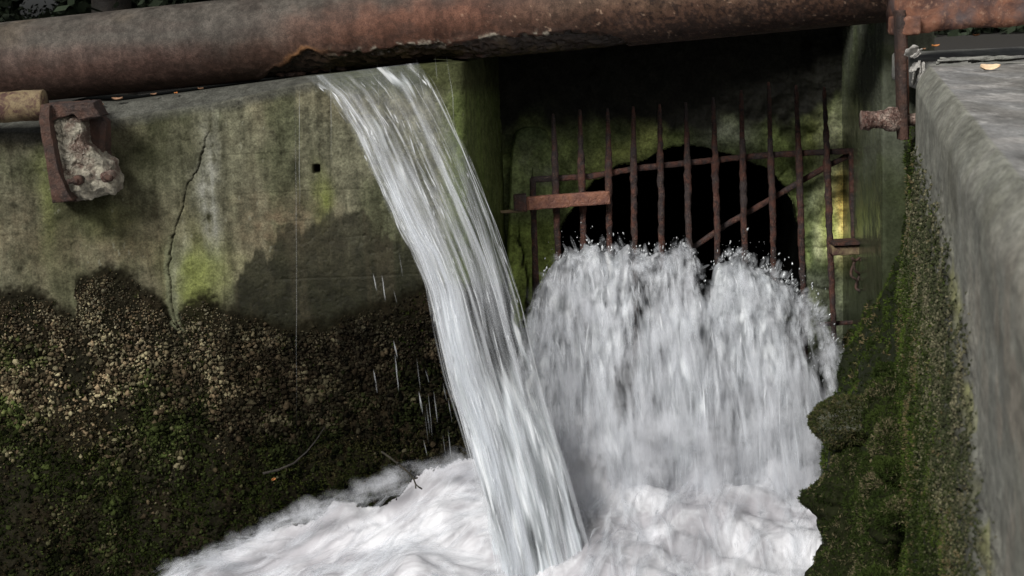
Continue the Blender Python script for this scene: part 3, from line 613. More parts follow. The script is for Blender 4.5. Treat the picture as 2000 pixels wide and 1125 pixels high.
# mossy boulder jutting from the mound
cb = P(1662, 826, 6.1); G, d = lumpy(cb, (.155, .14, .10), 70, .25, 4, 77)
c = np.zeros(G.shape) + np.array([.03, .032, .018]); rk = new_mesh("mossy_boulder", G, gridF(70, 70, True), M_green, col=c)
tag(rk, "dark mossy boulder poking into the white water at the right", "boulder")
p_, n_, _, _ = sample(G, d, np.ones(G.shape[:2]), 3500, 16); f1 = rng.standard_normal(len(p_))
tufts("moss_coat", p_, n_, .010 * rng.uniform(.7, 1.3, len(p_)), mixc(np.zeros((len(p_), 3)) + np.array([.03, .038, .012]), (.08, .07, .035), sstep(.2, 1.2, f1)), M_moss, 7, 4).parent = rk

# ------------------------------------------------------------------ rusty pipe
pa = P(0, 125, 7.42); pb = P(1760, -48, 6.75); pd = (pb - pa); Lp = np.linalg.norm(pd); pd /= Lp
s0, s1 = -1.2, Lp + .03; ns = 1000; nth = 200; ss = np.linspace(s0, s1, ns); th = np.linspace(0, 2 * math.pi, nth, endpoint=False)
up = np.array([0, 0, 1.0]) - pd * pd[2]; up /= np.linalg.norm(up); fw = np.cross(up, pd); fw = fw * np.sign(-fw[1]); RP = .193
dirs = np.cos(th)[:, None] * up + np.sin(th)[:, None] * fw            # th=0 top, pi/2 towards camera
G = (pa + ss[:, None] * pd)[:, None] + RP * dirs[None]
px, py = proj(G); frontm = np.sin(th)[None] > -.35
bnd = poly(px, [(-500, 400), (480, 190), (505, 152), (540, 128), (575, 108), (598, 96), (625, 104), (670, 102), (760, 96), (830, 84), (900, 84), (960, 76), (1040, 68), (1110, 62), (1180, 66), (1260, 100), (3000, 200)]) + fbm(G, 30, 4, 141) * 9 + fbm(G, 8, 3, 142) * 8
rot = sstep(0, 5, py - bnd) * frontm * (np.cos(th)[None] < .2)
R = RP * (1 + .004 * fbm(G, 3, 3, 143)) + .0006 * fbm(G, 60, 3, 144) - rot * (.007 + .018 * abs(fbm(G, 26, 4, 145)) + .010 * fbm(G, 9, 3, 146))
lip = np.exp(-((py - bnd + 4) / 5) ** 2) * frontm * (px > 490) * (px < 1115); R = R + lip * .004
G = (pa + ss[:, None] * pd)[:, None] + R[..., None] * dirs[None]
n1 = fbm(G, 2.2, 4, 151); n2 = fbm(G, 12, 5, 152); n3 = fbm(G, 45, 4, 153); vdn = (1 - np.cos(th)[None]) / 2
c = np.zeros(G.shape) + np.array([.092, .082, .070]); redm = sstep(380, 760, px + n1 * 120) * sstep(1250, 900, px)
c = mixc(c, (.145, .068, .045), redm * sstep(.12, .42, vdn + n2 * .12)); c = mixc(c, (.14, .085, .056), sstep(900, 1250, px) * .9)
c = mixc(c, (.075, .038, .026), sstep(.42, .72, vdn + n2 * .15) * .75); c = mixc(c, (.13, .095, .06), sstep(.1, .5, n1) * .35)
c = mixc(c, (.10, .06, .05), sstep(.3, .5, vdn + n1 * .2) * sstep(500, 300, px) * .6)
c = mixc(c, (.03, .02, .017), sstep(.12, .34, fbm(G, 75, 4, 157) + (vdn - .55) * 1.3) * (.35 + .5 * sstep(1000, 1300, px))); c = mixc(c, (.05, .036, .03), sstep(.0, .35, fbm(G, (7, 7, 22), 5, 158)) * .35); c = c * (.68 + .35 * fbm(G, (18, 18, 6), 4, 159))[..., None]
c = mixc(c, (.30, .21, .15), sstep(.5, .62, fbm(G, (60, 60, 60), 3, 154)) * sstep(700, 1100, px) * .6)
c = mixc(c, (.02, .014, .010), rot * .9); c = mixc(c, (.055, .038, .018), rot * sstep(0, .4, n2) * .6)
c = mixc(c, (.34, .31, .25), np.exp(-((py - bnd + 1) / 6) ** 2) * sstep(.0, .3, fbm(G, 35, 3, 155)) * sstep(620, 700, px) * (px < 1100) * .9)
c = mixc(c, (.20, .10, .045), np.exp(-((py - bnd + 4) / 5) ** 2) * blob(px, py, 585, 100, 40, 40) * .9)
wetp = rot * .7
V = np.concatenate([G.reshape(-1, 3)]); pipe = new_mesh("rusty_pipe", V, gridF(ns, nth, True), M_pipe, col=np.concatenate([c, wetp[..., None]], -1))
tag(pipe, "long rusty brown steel pipe with a corroded leaking underside", "pipe")
# ragged crust hanging under the leak
parts = []
for k in range(70):
    x = rng.uniform(545, 960); y = poly(x, [(500, 160), (560, 150), (620, 138), (700, 128), (840, 112), (960, 104)]) - rng.uniform(-2, 14)
    q = P(x, y, poly(x, [(500, 7.16), (960, 6.98)])); r = rng.uniform(.008, .022)
    Gk, _ = lumpy(q, (r * 1.7, r, r * .8), 10, .5, 3, k); parts.append((Gk.reshape(-1, 3), gridF(10, 10, True)))
V, F = join(parts); new_mesh("rust_crust", V, F, M_rustp, parent=pipe)

# ------------------------------------------------------------------ left short pipe and bracket
a = P(-160, 222, 6.78); b = P(88, 204, 6.78); pth = resample([a, b], 60); V, F = tube_arr(pth, .066, 40, .07, 18, 3)
tag(new_mesh("short_pipe", V, F, M_rusty), "short rusted yellowish pipe stub lying on the wall top at far left", "pipe")
bk = empty("wall_bracket", P(150, 390, YW)); tag(bk, "rusty iron bracket caked in pale flaking crust bolted to the wall", "bracket")
def slab_poly(name, pts, Y0, Y1, mat, parent, amp=.006, seed=0, ins=.012, scale=22, n=160, inner=26):
    """irregular plate: outline with a real thickness and a rough broken face"""
    o = resample(np.array(pts + [pts[0]], float), n + 1)[:-1]
    q = P(o[:, 0], o[:, 1], Y0); ce = q.mean(0); lay = []
    qb = q + np.array([0, Y1 - Y0, 0])
    for k in np.linspace(0, 1, 8): lay.append(qb + (q - qb) * k)
    for k in np.linspace(0, 1, inner)[1:]: lay.append(ce + (q - ce) * (1 - k) ** 1.0 + np.array([0, -ins * min(1, k * 6), 0]))
    G = np.array(lay); d = np.stack([fbm(G, scale, 4, seed + i, .6) for i in range(3)], -1)
    return new_mesh(name, G + d * amp, gridF(G.shape[0], n, True), mat, parent=parent)
slab_poly("side_plate", [(80, 205), (98, 206), (98, 240), (120, 350), (142, 392), (102, 397), (92, 330), (76, 235)], 6.62, 6.88, M_rustp, bk, .004, 1)
slab_poly("back_plate", [(84, 205), (182, 198), (192, 225), (206, 240), (205, 300), (228, 360), (226, 377), (145, 394), (104, 394)], 6.80, 6.9, M_rustp, bk, .006, 5)
slab_poly("pale_crust", [(96, 225), (112, 212), (128, 218), (146, 212), (163, 232), (168, 280), (200, 310), (212, 322), (226, 352), (226, 377), (160, 390), (140, 388), (112, 362), (100, 320), (92, 262)], 6.70, 6.84, M_crust, bk, .020, 9, .03, 26, 220, 50)
slab_poly("top_cap", [(84, 205), (180, 199), (196, 228), (160, 236), (146, 222), (110, 232), (92, 240)], 6.66, 6.8, M_rustp, bk, .008, 13)
for (x, y, r, s) in [(150, 353, .022, 1), (206, 346, .024, 2)]:
    q = P(x, y, 6.62); V, F = tube_arr(resample([q + [0, .10, 0], q], 8), r, 12, .22, 40, s); new_mesh("bolt", V, F, M_rustp if s == 1 else M_plumrust, parent=bk)
    V, F = tube_arr(resample([q, q - [.035, .02, 0] if s == 1 else q - [-.03, .02, .005]], 8), r * .55, 10, .3, 40, s); new_mesh("bolt_nut", V, F, M_rustp, parent=bk)

# ------------------------------------------------------------------ right bracket, beam, boards
bt = empty("iron_bracket", P(1762, 275, 6.2)); tag(bt, "flat rusty iron strap hanging beside the right wall with a flaking bolt", "bracket")
def bar_px(p0, p1, Y, rad, mat, name, parent, seed=0, lump=.15, sq=.8, ax=(1, 1), n=60, taper=None, Y2=None, sides=14):
    a = P(*p0, Y); b = P(*p1, Y2 or Y); pth = resample([a, b], n); pth += fbm(pth, 3, 3, seed)[:, None] * np.array([.006, 0, 0])
    rr = rad * (taper if taper is not None else np.ones(n)); V, F = tube_arr(pth, rr, sides, lump, 30, seed, sq, ax)
    return new_mesh(name, V, F, mat, parent=parent)
bar_px((1757, 20), (1763, 272), 6.2, .017, M_rustp, "strap", bt, 1, .1, .9, (1, 2.4), 90)
bar_px((1765, 20), (1771, 262), 6.23, .010, M_rusto, "strap_flange", bt, 2, .1, .9, (1, 2.4), 90)
q0 = P(1683, 235, 6.2); q1 = P(1795, 232, 6.22); n = 90; pth = resample([q0, q1], n); k = np.linspace(0, 1, n)
rr = np.interp(k, [0, .12, .18, .4, .48, .62, .72, 1], [.040, .040, .032, .036, .050, .046, .026, .024]); V, F = tube_arr(pth, rr, 28, .28, 28, 7)
new_mesh("bolt", V, F, M_plumrust, parent=bt)
bm_ = empty("rusty_beam", P(1880, 30, 6.35)); tag(bm_, "thick flaking orange rust beam across the top right corner", "beam")
a = P(1757, 66, 6.2); b = P(2200, 38, 6.2); pth = resample([a, b], 200); top = pth + [0, 0, .30]
sec = []; nn = 40; tt = np.linspace(0, 2 * math.pi, nn, endpoint=False)
for i in range(200):
    cx_ = np.cos(tt); sy = np.sin(tt); kk = 1 / np.maximum(abs(cx_), abs(sy)); kk = 1 + (kk - 1) * .92
    ctr_ = (pth[i] + top[i]) / 2 + [0, .10, 0]; sec.append(ctr_ + np.stack([0 * cx_, -cx_ * kk * .10, sy * kk * .15], -1))
G = np.array(sec); G = np.concatenate([G[:1] * 0 + G[0].mean(0), G, G[-1:] * 0 + G[-1].mean(0)], 0); d = np.stack([fbm(G, 9, 5, 160 + i, .6) for i in range(3)], -1); G += d * .014
new_mesh("web", G, gridF(G.shape[0], nn, True), M_rusto, parent=bm_)
V, F = rough_box(P(1764, 60, 6.16) - [.01, .0, .02], P(1800, 60, 6.16) + [0, .22, .06], .006, .006, 25, 3, .012); new_mesh("corner_gusset", V, F, M_rusto, parent=bm_)
# weathered board in the slot behind the wall end
V, F = rough_box((edgeX(6.3) + .045, 6.12, -.14), (edgeX(6.3) + 1.4, 6.85, -.012), .012, .004, 9, 4, .02)
V[:, 2] += (V[:, 1] - 6.12) * .05
tag(new_mesh("timber_board", V, F, M_wood), "grey weathered board lying under the rusty beam", "board")
def flake(q, L, Wd, th, rz, tilt, seed, m, name, parent=None):
    a = np.linspace(-1, 1, 14); b = np.linspace(-1, 1, 8); A, Bm = np.meshgrid(a, b); wd = (1 - abs(A) ** 3) * (1 + .3 * fbm(np.stack([A * 3, Bm * 0, Bm * 0 + seed], -1), 1, 3, seed))
    G = np.stack([A * L / 2, Bm * Wd / 2 * wd, th * fbm(np.stack([A * 2, Bm * 2, A * 0 + seed], -1), 1, 3, seed) * 2], -1)
    G = np.concatenate([G, G[::-1] - [0, 0, th]], 0); G = np.concatenate([G, G[:1]], 0)
    Rm_ = np.array(Euler((tilt, tilt * .6, rz)).to_matrix()); return (G.reshape(-1, 3) @ Rm_.T + q, gridF(G.shape[0], 14))
parts = []
for k in range(12):
    x = rng.uniform(1850, 2030); q = P(x, 118 - (x - 1800) * .045 + rng.uniform(-3, 5), 6.03 + rng.uniform(-.01, .06)); parts.append(flake(q, rng.uniform(.12, .3), rng.uniform(.03, .06), .004, rng.uniform(-.1, .1), rng.uniform(-.12, .12), k, None, ""))
V, F = join(parts); tag(new_mesh("bark_flakes", V, F, M_wood), "row of broken grey wood flakes along the wall end", "wood flakes", kind="stuff")
sp = empty("timber_splinter", P(1785, 130, 6.0)); tag(sp, "splintered grey and cream wood end wedged beside the iron strap", "splinter")
for k in range(10):
    x = rng.uniform(1770, 1802); y = rng.uniform(95, 160) ; y = min(y, 170 - (x - 1768) * .8)
    q = P(x, y, 6.03 + rng.uniform(-.02, .04)); V, F = flake(q, rng.uniform(.035, .065), rng.uniform(.03, .05), .003, 0, 0, k + 40, None, "")
    A_ = np.array(Euler((rng.uniform(-1.2, 1.2), rng.uniform(-1.9, -.5), 0)).to_matrix()); V = (V - q) @ A_.T + q
    new_mesh("shard", V, F, M_splint, parent=sp)

# ------------------------------------------------------------------ grate
YG = 7.55
gt = empty("iron_grate", P(1350, 500, YG)); tag(gt, "rusty iron bar grate with a sloping brace in front of the dark arch", "grate")
bars = [((1080, 222), (1090, 505)), ((1133, 214), (1140, 480)), ((1186, 212), (1191, 495)), ((1237, 208), (1240, 480)), ((1288, 203), (1293, 480)), ((1339, 200), (1346, 490)), ((1393, 190), (1402, 520)),
        ((1447, 176), (1455, 500)), ((1501, 160), (1511, 510)), ((1555, 166), (1568, 550)), ((1610, 170), (1628, 660))]
for k, (a, b) in enumerate(bars):
    s = (b[0] - a[0]) / (b[1] - a[1]); yb = 700; b2 = (a[0] + s * (yb - a[1]), yb); n = 110; t = np.linspace(0, 1, n); yy = a[1] + (yb - a[1]) * t
    tp = np.interp(yy, [a[1], a[1] + 12, 270, 315, 350, 420, 560, 700], [.35, .62, .82, 1.12, 1.12, 1.0, .9, .85])
    bar_px(a, b2, YG - .03, .0155, M_rust, "bar", gt, 200 + k, .5, .5, n=n, taper=tp)
rl = [(1037, 351), (1150, 345), (1250, 328), (1400, 312), (1500, 303), (1600, 297), (1668, 295)]
pth = resample(P(*np.array(rl, float).T, YG), 130); V, F = tube_arr(pth, .0145, 12, .25, 28, 31, .7, (1.0, 1.0)); new_mesh("top_rail", V, F, M_rust, parent=gt)
bar_px((1041, 348), (1049, 640), YG, .0155, M_rust, "side_post", gt, 41, .25, .7); bar_px((1664, 293), (1668, 476), YG, .0165, M_rust, "side_post", gt, 42, .25, .7)
bar_px((1671, 495), (1678, 690), YG + .02, .0165, M_rust, "side_post", gt, 43, .3, .5); bar_px((1600, 634), (1684, 628), YG + .02, .010, M_rust, "bottom_rail", gt, 44)
dg = [(1658, 304), (1620, 322), (1580, 345), (1500, 392), (1420, 438), (1350, 486), (1310, 510)]
pth = resample(P(*np.array(dg, float).T, YG + .03), 110); V, F = tube_arr(pth, .0145, 12, .22, 25, 51, .5); new_mesh("brace", V, F, M_rust, parent=gt)
V, F = rough_box((P(1007, 395, 7.45)[0], 7.43, P(1100, 405, 7.45)[2]), (P(1192, 395, 7.45)[0], 7.47, P(1100, 379, 7.45)[2]), .006, .004, 22, 61, .008, Matrix.Rotation(math.radians(-1.6), 3, 'Y'))
new_mesh("latch_plate", V, F, mat_rust("latch_rust", [(.10, .045, .034), (.18, .08, .05), (.13, .06, .045), (.22, .13, .10)], 14), parent=gt)
a, b = P(1004, 412, 7.41), P(1028, 380, 7.41); V, F = rough_box((a[0], 7.40, a[2]), (b[0], 7.46, b[2]), .006, .004, 22, 62, .006); new_mesh("latch_block", V, F, M_rust, parent=gt)
bar_px((978, 414), (1030, 411), 7.42, .008, M_rusty, "latch_pin", gt, 63, .3, .5, n=20)
a, b = P(1624, 499, 7.44), P(1680, 478, 7.44); V, F = rough_box((a[0], 7.42, a[2]), (b[0], 7.52, b[2]), .006, .004, 22, 64, .008); new_mesh("hinge_block", V, F, M_rusty, parent=gt)
a, b = P(1624, 478, 7.44), P(1684, 470, 7.44); V, F = rough_box((a[0], 7.40, a[2]), (b[0], 7.54, b[2]), .006, .003, 22, 65, .004); new_mesh("hinge_cap", V, F, M_rust, parent=gt)
# loose twisted rusty wire hanging from the hinge
parts = []
for k in range(9):
    p0 = np.array([rng.uniform(1660, 1700), rng.uniform(500, 515)]); n = 24; t = np.linspace(0, 1, n); ln = rng.uniform(15, 75) if k < 5 else 20
    xy = np.stack([p0[0] + (rng.uniform(-1, 1) * 35 if k >= 5 else 6) * (t - .5) + 5 * np.sin(t * 9 + k), p0[1] + (ln if k < 5 else 6) * t + 3 * np.cos(t * 11 + k)], -1)
    parts.append(tube_arr(P(xy[:, 0], xy[:, 1], 7.40 + .015 * np.sin(t * 7 + k)), .0065, 8, .3, 60, k))
V, F = join(parts); tag(new_mesh("rusty_wire", V, F, M_rustp), "tangle of reddish rusty wire below the grate hinge", "wire")

# ------------------------------------------------------------------ water jet from the pipe
gw = empty("water_jet", P(700, 135, 6.95)); tag(gw, "clear white jet of water pouring from the leaking pipe", "water jet")
JL = np.array([(596, 150), (640, 188), (690, 262), (720, 330), (748, 390), (775, 445), (802, 490), (830, 560), (848, 640), (872, 740), (900, 830), (925, 920), (945, 1000), (968, 1100), (975, 1180), (985, 1300)], float)
JR = np.array([(812, 122), (840, 160), (870, 215), (905, 290), (935, 360), (962, 430), (988, 510), (1012, 590), (1030, 660), (1058, 760), (1085, 850), (1108, 930), (1128, 1010), (1152, 1100), (1166, 1180), (1185, 1300)], float)
def jet_pt(u, v):                    # u across 0..1, v along 0..1
    k = np.linspace(0, 1, len(JL)); l = np.stack([np.interp(v, k, JL[:, i]) for i in (0, 1)], -1); r = np.stack([np.interp(v, k, JR[:, i]) for i in (0, 1)], -1)
    r = r + [5, 0]; q = l + (r - l) * u[..., None]; Y = 6.80 - .10 * np.minimum(v / .15, 1) ** .7 - .5 * v; return q, Y
for li, (off, un, vn, sd, dens) in enumerate([(0.0, 90, 420, 0, .50), (.055, 60, 260, 11, .60), (-.03, 60, 260, 23, .34)]):
    U, Vv = np.meshgrid(np.linspace(0, 1, un), np.linspace(0, 1, vn)); q, Yj = jet_pt(U, Vv)
    bow = np.sqrt(np.clip(1 - (2 * U - 1) ** 2, 0, 1)); Yj = Yj + (off if off > 0 else 0) * (1) - .06 * bow * (1 if off <= 0 else -.3) + off * 0
    G = P(q[..., 0], q[..., 1], Yj); fl = np.stack([U * .6 + sd, Vv * 3.0, U * 0 + li * 3], -1)
    rid = fbm(fl * [60, 1.5, 1], 1, 3, sd) * .012 + fbm(fl * [16, 1.0, 1], 1, 3, sd + 3) * .02; G[..., 1] -= rid * sstep(0, .08, Vv)
    edge_j = sstep(0, .09, U + fbm(fl * [1, 7, 1], 1, 4, sd + 5) * .13) * sstep(0, .09, 1 - U + fbm(fl * [1, 7, 1], 1, 4, sd + 6) * (.11 - .07 * sstep(.4, .7, Vv)))
    hz = dens + .18 * sstep(.12, .0, Vv) + .52 * sstep(.35, .75, Vv) + .25 * np.exp(-((U - .22) / .16) ** 2) * sstep(.02, .2, Vv) - .30 * np.exp(-((U - .48 - .1 * Vv) / .13) ** 2) * sstep(.75, .3, Vv) - .12 * np.exp(-((U - .8) / .08) ** 2) * sstep(.8, .3, Vv)
    new_mesh("water_sheet", G, gridF(vn, un)[:, ::-1], M_jet, parent=gw, uv=fl, attrs={"dens": np.clip(hz, 0, 1.3) * edge_j})
def ribbons(name, PT, width, mat, parent=None, seed=0, taper=True):
    """thin strands of water: N paths of K points, each a narrow bowed strip"""
    r = np.random.default_rng(seed); N, K, _ = PT.shape
    T = np.gradient(PT, axis=1); T /= np.linalg.norm(T, axis=-1, keepdims=True) + 1e-9
    vd = PT - CAM; vd = np.array([0, 1.0, -.15]) + .35 * r.standard_normal((N, 1, 3)); vd = np.broadcast_to(vd, PT.shape)
    S = np.cross(T, vd); S /= np.linalg.norm(S, axis=-1, keepdims=True) + 1e-9; Bn = np.cross(S, T)
    k = np.linspace(0, 1, K); tp = (np.sin(np.pi * np.clip(k * .96 + .02, 0, 1)) ** .5 if taper else np.ones(K))
    wv = width[:, None, None] * tp[None, :, None]
    V = np.stack([PT - S * wv, PT + Bn * wv * .35, PT + S * wv], 2)        # N,K,3,3
    U = np.broadcast_to(np.array([0, .5, 1.0]), (N, K, 3)); Vv = np.broadcast_to(k[None, :, None], (N, K, 3)); Rr = np.broadcast_to(r.uniform(0, 1, (N, 1, 1)), (N, K, 3))
    base = (np.arange(N) * K * 3)[:, None, None] + (np.arange(K - 1) * 3)[None, :, None] + np.arange(2)[None, None]
    F = np.stack([base, base + 1, base + 4, base + 3], -1).reshape(-1, 4)
    return new_mesh(name, V.reshape(-1, 3), F, mat, parent=parent, uv=np.stack([U, Vv, Rr], -1).reshape(-1, 3))
N, K = 60, 26; v0 = rng.uniform(-.03, .93, N); ln = rng.uniform(.1, .4, N) ; u0 = np.where(rng.uniform(0, 1, N) < .6, np.where(rng.uniform(0, 1, N) < .6, abs(rng.normal(.05, .1, N)), 1 - abs(rng.normal(0, .05, N))), rng.uniform(0, 1, N)); du = rng.normal(0, .03, N)
tt = np.linspace(0, 1, K); Vv = np.clip(v0[:, None] + ln[:, None] * tt, 0, 1); U = u0[:, None] + du[:, None] * tt + .012 * np.sin(tt * 6 + rng.uniform(0, 6, (N, 1)))
q, Yj = jet_pt(np.clip(U, -.03, 1.03), Vv); bow = np.sqrt(np.clip(1 - (2 * U - 1) ** 2, 0, 1)); PT = P(q[..., 0], q[..., 1], Yj - .06 * bow - .02 - .02 * rng.uniform(0, 1, (N, 1)))
s = ribbons("water_strands", PT, .0012 + .0075 * rng.uniform(0, 1, N) ** 3, M_streak, gw, 3); s["kind"] = "stuff"
N = 150; v0 = rng.uniform(.0, .8, N); ln = rng.uniform(.2, .6, N); u0 = np.r_[rng.normal(.2, .1, N // 2), rng.uniform(.05, .95, N - N // 2)].clip(.05, .95)
Vv = np.clip(v0[:, None] + ln[:, None] * tt, 0, 1); U = u0[:, None] + rng.normal(0, .06, (N, 1)) * tt; q, Yj = jet_pt(np.clip(U, .0, 1.0), Vv); bow = np.sqrt(np.clip(1 - (2 * U - 1) ** 2, 0, 1))
NG = 260; vg = rng.uniform(.03, .95, NG); ug = np.where(rng.uniform(0, 1, NG) < .4, rng.normal(.12, .1, NG), rng.uniform(0, 1, NG)).clip(-.01, 1.01); lg = rng.uniform(.012, .05, NG)
Vg = vg[:, None] + lg[:, None] * np.linspace(0, 1, 8); Ug = ug[:, None] + rng.normal(0, .012, (NG, 1)) * np.linspace(0, 1, 8); qg, Yg = jet_pt(Ug, Vg.clip(0, 1)); bg_ = np.sqrt(np.clip(1 - (2 * Ug - 1) ** 2, 0, 1))
s = ribbons("water_glints", P(qg[..., 0], qg[..., 1], Yg - .06 * bg_ - .03), rng.uniform(.002, .006, NG), M_streak, gw, 34); s["kind"] = "stuff"
s = ribbons("soft_water_strands", P(q[..., 0], q[..., 1], Yj - .06 * bow - .015), rng.uniform(.008, .028, N), M_soft, gw, 33); s["kind"] = "stuff"

# ------------------------------------------------------------------ water gushing through the grate
GT = [(1000, 640), (1025, 585), (1050, 548), (1080, 512), (1120, 492), (1170, 486), (1220, 492), (1262, 500), (1290, 494), (1320, 480), (1345, 478), (1362, 505), (1378, 545), (1392, 520), (1412, 498), (1450, 492), (1490, 512), (1530, 540), (1565, 575), (1600, 620), (1630, 680), (1655, 720), (1680, 760)]
gg = empty("water_gush", P(1340, 600, 7.4)); tag(gg, "broad foaming grey white gush bursting out through the iron grate", "water")
def gush_pt(s, t, fwd=0.0):
    x = 1000 + 680 * s; y = poly(x, GT) + 26 * fbm(np.stack([x / 34, x * 0, x * 0], -1), 1, 3, 330) + 6 * fbm(np.stack([x / 9, x * 0, x * 0], -1), 1, 2, 331) + 2; a = P(x, y, 7.46); zt = a[..., 2]
    xb = 1335 + (x - 1335) * (1 + .0 * t); Xb = a[..., 0] + (x - 1335) / 680 * -.05 * t
    zb = -1.98; tt = np.clip(t, 0, 1)
    Z = zt + .02 * np.sin(np.pi * np.clip(t * 4, 0, 1)) - (zt - zb) * tt ** 1.55
    lobe = .5 + .5 * np.cos((x - 1190) / 150 * 2 * np.pi)
    Y = 7.46 - .56 * tt ** .62 - .10 * lobe * tt ** .5 - fwd
    return np.stack([Xb, Y, Z], -1), x
def gush_gap(px, py):
    g_ = .55 * np.exp(-((px - (1258 - (py - 520) * .16)) / (17 + .03 * (py - 500).clip(0))) ** 2) * sstep(505, 545, py) * sstep(880, 780, py) + 1.0 * np.exp(-((px - 1375) / 14) ** 2) * sstep(610, 560, py)
    g_ = g_ + .65 * blob(px, py, 1590, 690, 26, 70) + .6 * blob(px, py, 1545, 640, 13, 50) + .6 * blob(px, py, 1632, 760, 20, 40) + .3 * blob(px, py, 1120, 830, 60, 60)
    return g_
for li, (fwd, sd, dd) in enumerate([(0, 0, .95), (.07, 31, .55)]):
    S_, T_ = np.meshgrid(np.linspace(0, 1, 260), np.linspace(0, 1, 240)); G, x = gush_pt(S_, T_, fwd)
    px, py = proj(G); fl = np.stack([S_ * 2 + sd + .1 * np.sin(T_ * 3), T_ * 1.25, S_ * 0 + sd], -1)
    w1 = np.stack([G[..., 0] * 9 + sd, G[..., 2] * 2.6, G[..., 1] * 2], -1); w2 = np.stack([G[..., 0] * 34 + sd, G[..., 2] * 9, G[..., 1] * 4], -1)
    d = .11 * fbm(w1, 1, 4, 300 + sd) + .014 * fbm(w2, 1, 3, 301 + sd); G[..., 1] -= d * sstep(0, .1, T_); G[..., 2] += (.05 * fbm(w1 * [2, 1, 1], 1, 4, 305 + sd) + .012 * fbm(w2, 1, 3, 306 + sd)) * (1 - T_)
    w3 = fbm(w1 * [.6, .5, 1], 1, 3, 312 + sd)
    gap = gush_gap(px + 22 * fbm(w2, 1, 3, 320), py) * (1 + .8 * fbm(w2, 1, 3, 321))
    rt = .95 * sstep(1500, 1640, px + (py - 600) * -.35) * sstep(840, 720, py); lf = .5 * sstep(1060, 1010, px) * sstep(760, 640, py)
    dn = dd - gap - rt * .62 - lf + .12 * sstep(.5, .9, T_); topf = sstep(0, .05, T_ + .02 * fbm(w2 * [2, 1, 1], 1, 3, 309)); dn = np.clip(dn + .25 * w3, 0, 1.2) * topf * sstep(1.0, .82, T_ + .12 * w3) * sstep(0, .04, S_) * sstep(0, .05, 1 - S_)
    new_mesh("foam_sheet", G, gridF(240, 260)[:, ::-1], M_gush, parent=gg, uv=fl, attrs={"dens": dn})
def ballistic(N, K, seed, soft):
    r = np.random.default_rng(seed); s = r.beta(1.1, 1.1, N); t0 = r.uniform(-.02, .9, N) ** (1.0); L = r.uniform(.05, .16, N) * (1.6 if soft else 1) * (.5 + t0.clip(0))
    t = t0[:, None] + L[:, None] * np.linspace(0, 1, K); so_ = s[:, None] + r.normal(0, .02, (N, 1)) * (t - t0[:, None]) * 4; a, x = gush_pt(so_.clip(0, 1), t.clip(0, 1), 0)
    a[..., 1] -= .04 + .12 * r.uniform(0, 1, (N, 1)); gx, gy_ = proj(a[:, K // 2]); k = gush_gap(gx, gy_) < r.uniform(.05, .8, N); return a[k], s[k], t0[k]
PT, s, t0 = ballistic(500, 8, 51, False); rb = ribbons("water_strands", PT, np.random.default_rng(1).uniform(.0018, .0065, len(PT)), M_streak, gg, 4); rb["kind"] = "stuff"
PT, s, t0 = ballistic(1900, 8, 52, True); rb = ribbons("soft_spray", PT, np.random.default_rng(2).uniform(.008, .028, len(PT)), M_soft, gg, 5); rb["kind"] = "stuff"
PT, s, t0 = ballistic(900, 8, 53, True); rb = ribbons("veil_spray", PT - [0, .03, 0], np.random.default_rng(3).uniform(.025, .07, len(PT)), M_mist, gg, 15); rb["kind"] = "stuff"
# droplets thrown off the crest and the right flank
r = np.random.default_rng(61); N = 1300; xs_ = np.r_[r.uniform(1060, 1640, N * 6 // 10), r.normal(1600, 45, N - N * 6 // 10)]
yc = poly(xs_, GT); h = r.exponential(14, N) * np.where(r.uniform(0, 1, N) < .5, 1, -.6); ys_ = yc - h; rt = np.arange(N) >= N * 6 // 10; ys_ = np.where(rt, yc + r.uniform(-50, 170, N), ys_)
ys_ = np.where(abs(xs_ - 1375) < 26, yc - r.uniform(-60, 20, N), ys_)
pt = P(xs_, ys_, 7.30 + r.uniform(-.12, .14, N)); sz = (.0011 + .0055 * r.uniform(0, 1, N) ** 4); kk_ = fbm(pt, 14, 3, 340) > -.05; pt, sz = pt[kk_], sz[kk_]; N = len(pt)
K = len(OB_V); st_ = np.stack([r.uniform(.6, 1.0, N), np.ones(N), r.uniform(.8, 2.2, N)], -1); V = OB_V[None] * (1 + .35 * r.standard_normal((N, K, 1))) * sz[:, None, None] * st_[:, None]; an = r.normal(0, .45, N) + (pt[:, 0] - .75) * .5; V = np.stack([V[..., 0] * np.cos(an)[:, None] + V[..., 2] * np.sin(an)[:, None], V[..., 1], V[..., 2] * np.cos(an)[:, None] - V[..., 0] * np.sin(an)[:, None]], -1) + pt[:, None]
F = (OB_F[None] + (np.arange(N) * K)[:, None, None]).reshape(-1, 3); dp = new_mesh("spray_droplets", V, F, M_drop, parent=gg); dp["kind"] = "stuff"

# torn tongues leaping above the crest between the bars
r = np.random.default_rng(66); N = 300; xc = r.choice([1120, 1160, 1210, 1262, 1318, 1335, 1352, 1412, 1440, 1470, 1520, 1570, 1600], N) + r.normal(0, 13, N); y0 = poly(xc, GT) + r.uniform(0, 30, N)
tt = np.linspace(0, 1, 8); lx = r.normal(0, 10, N) + (xc - 1340) * .04; hy = r.exponential(12, N).clip(3, 34)
PT = P(xc[:, None] + lx[:, None] * tt, y0[:, None] - hy[:, None] * tt, (7.36 - r.uniform(0, .1, N))[:, None] + 0 * lx[:, None] * tt)
rb = ribbons("crest_tongues", PT, r.uniform(.007, .022, N), M_soft, gg, 14); rb["kind"] = "stuff"

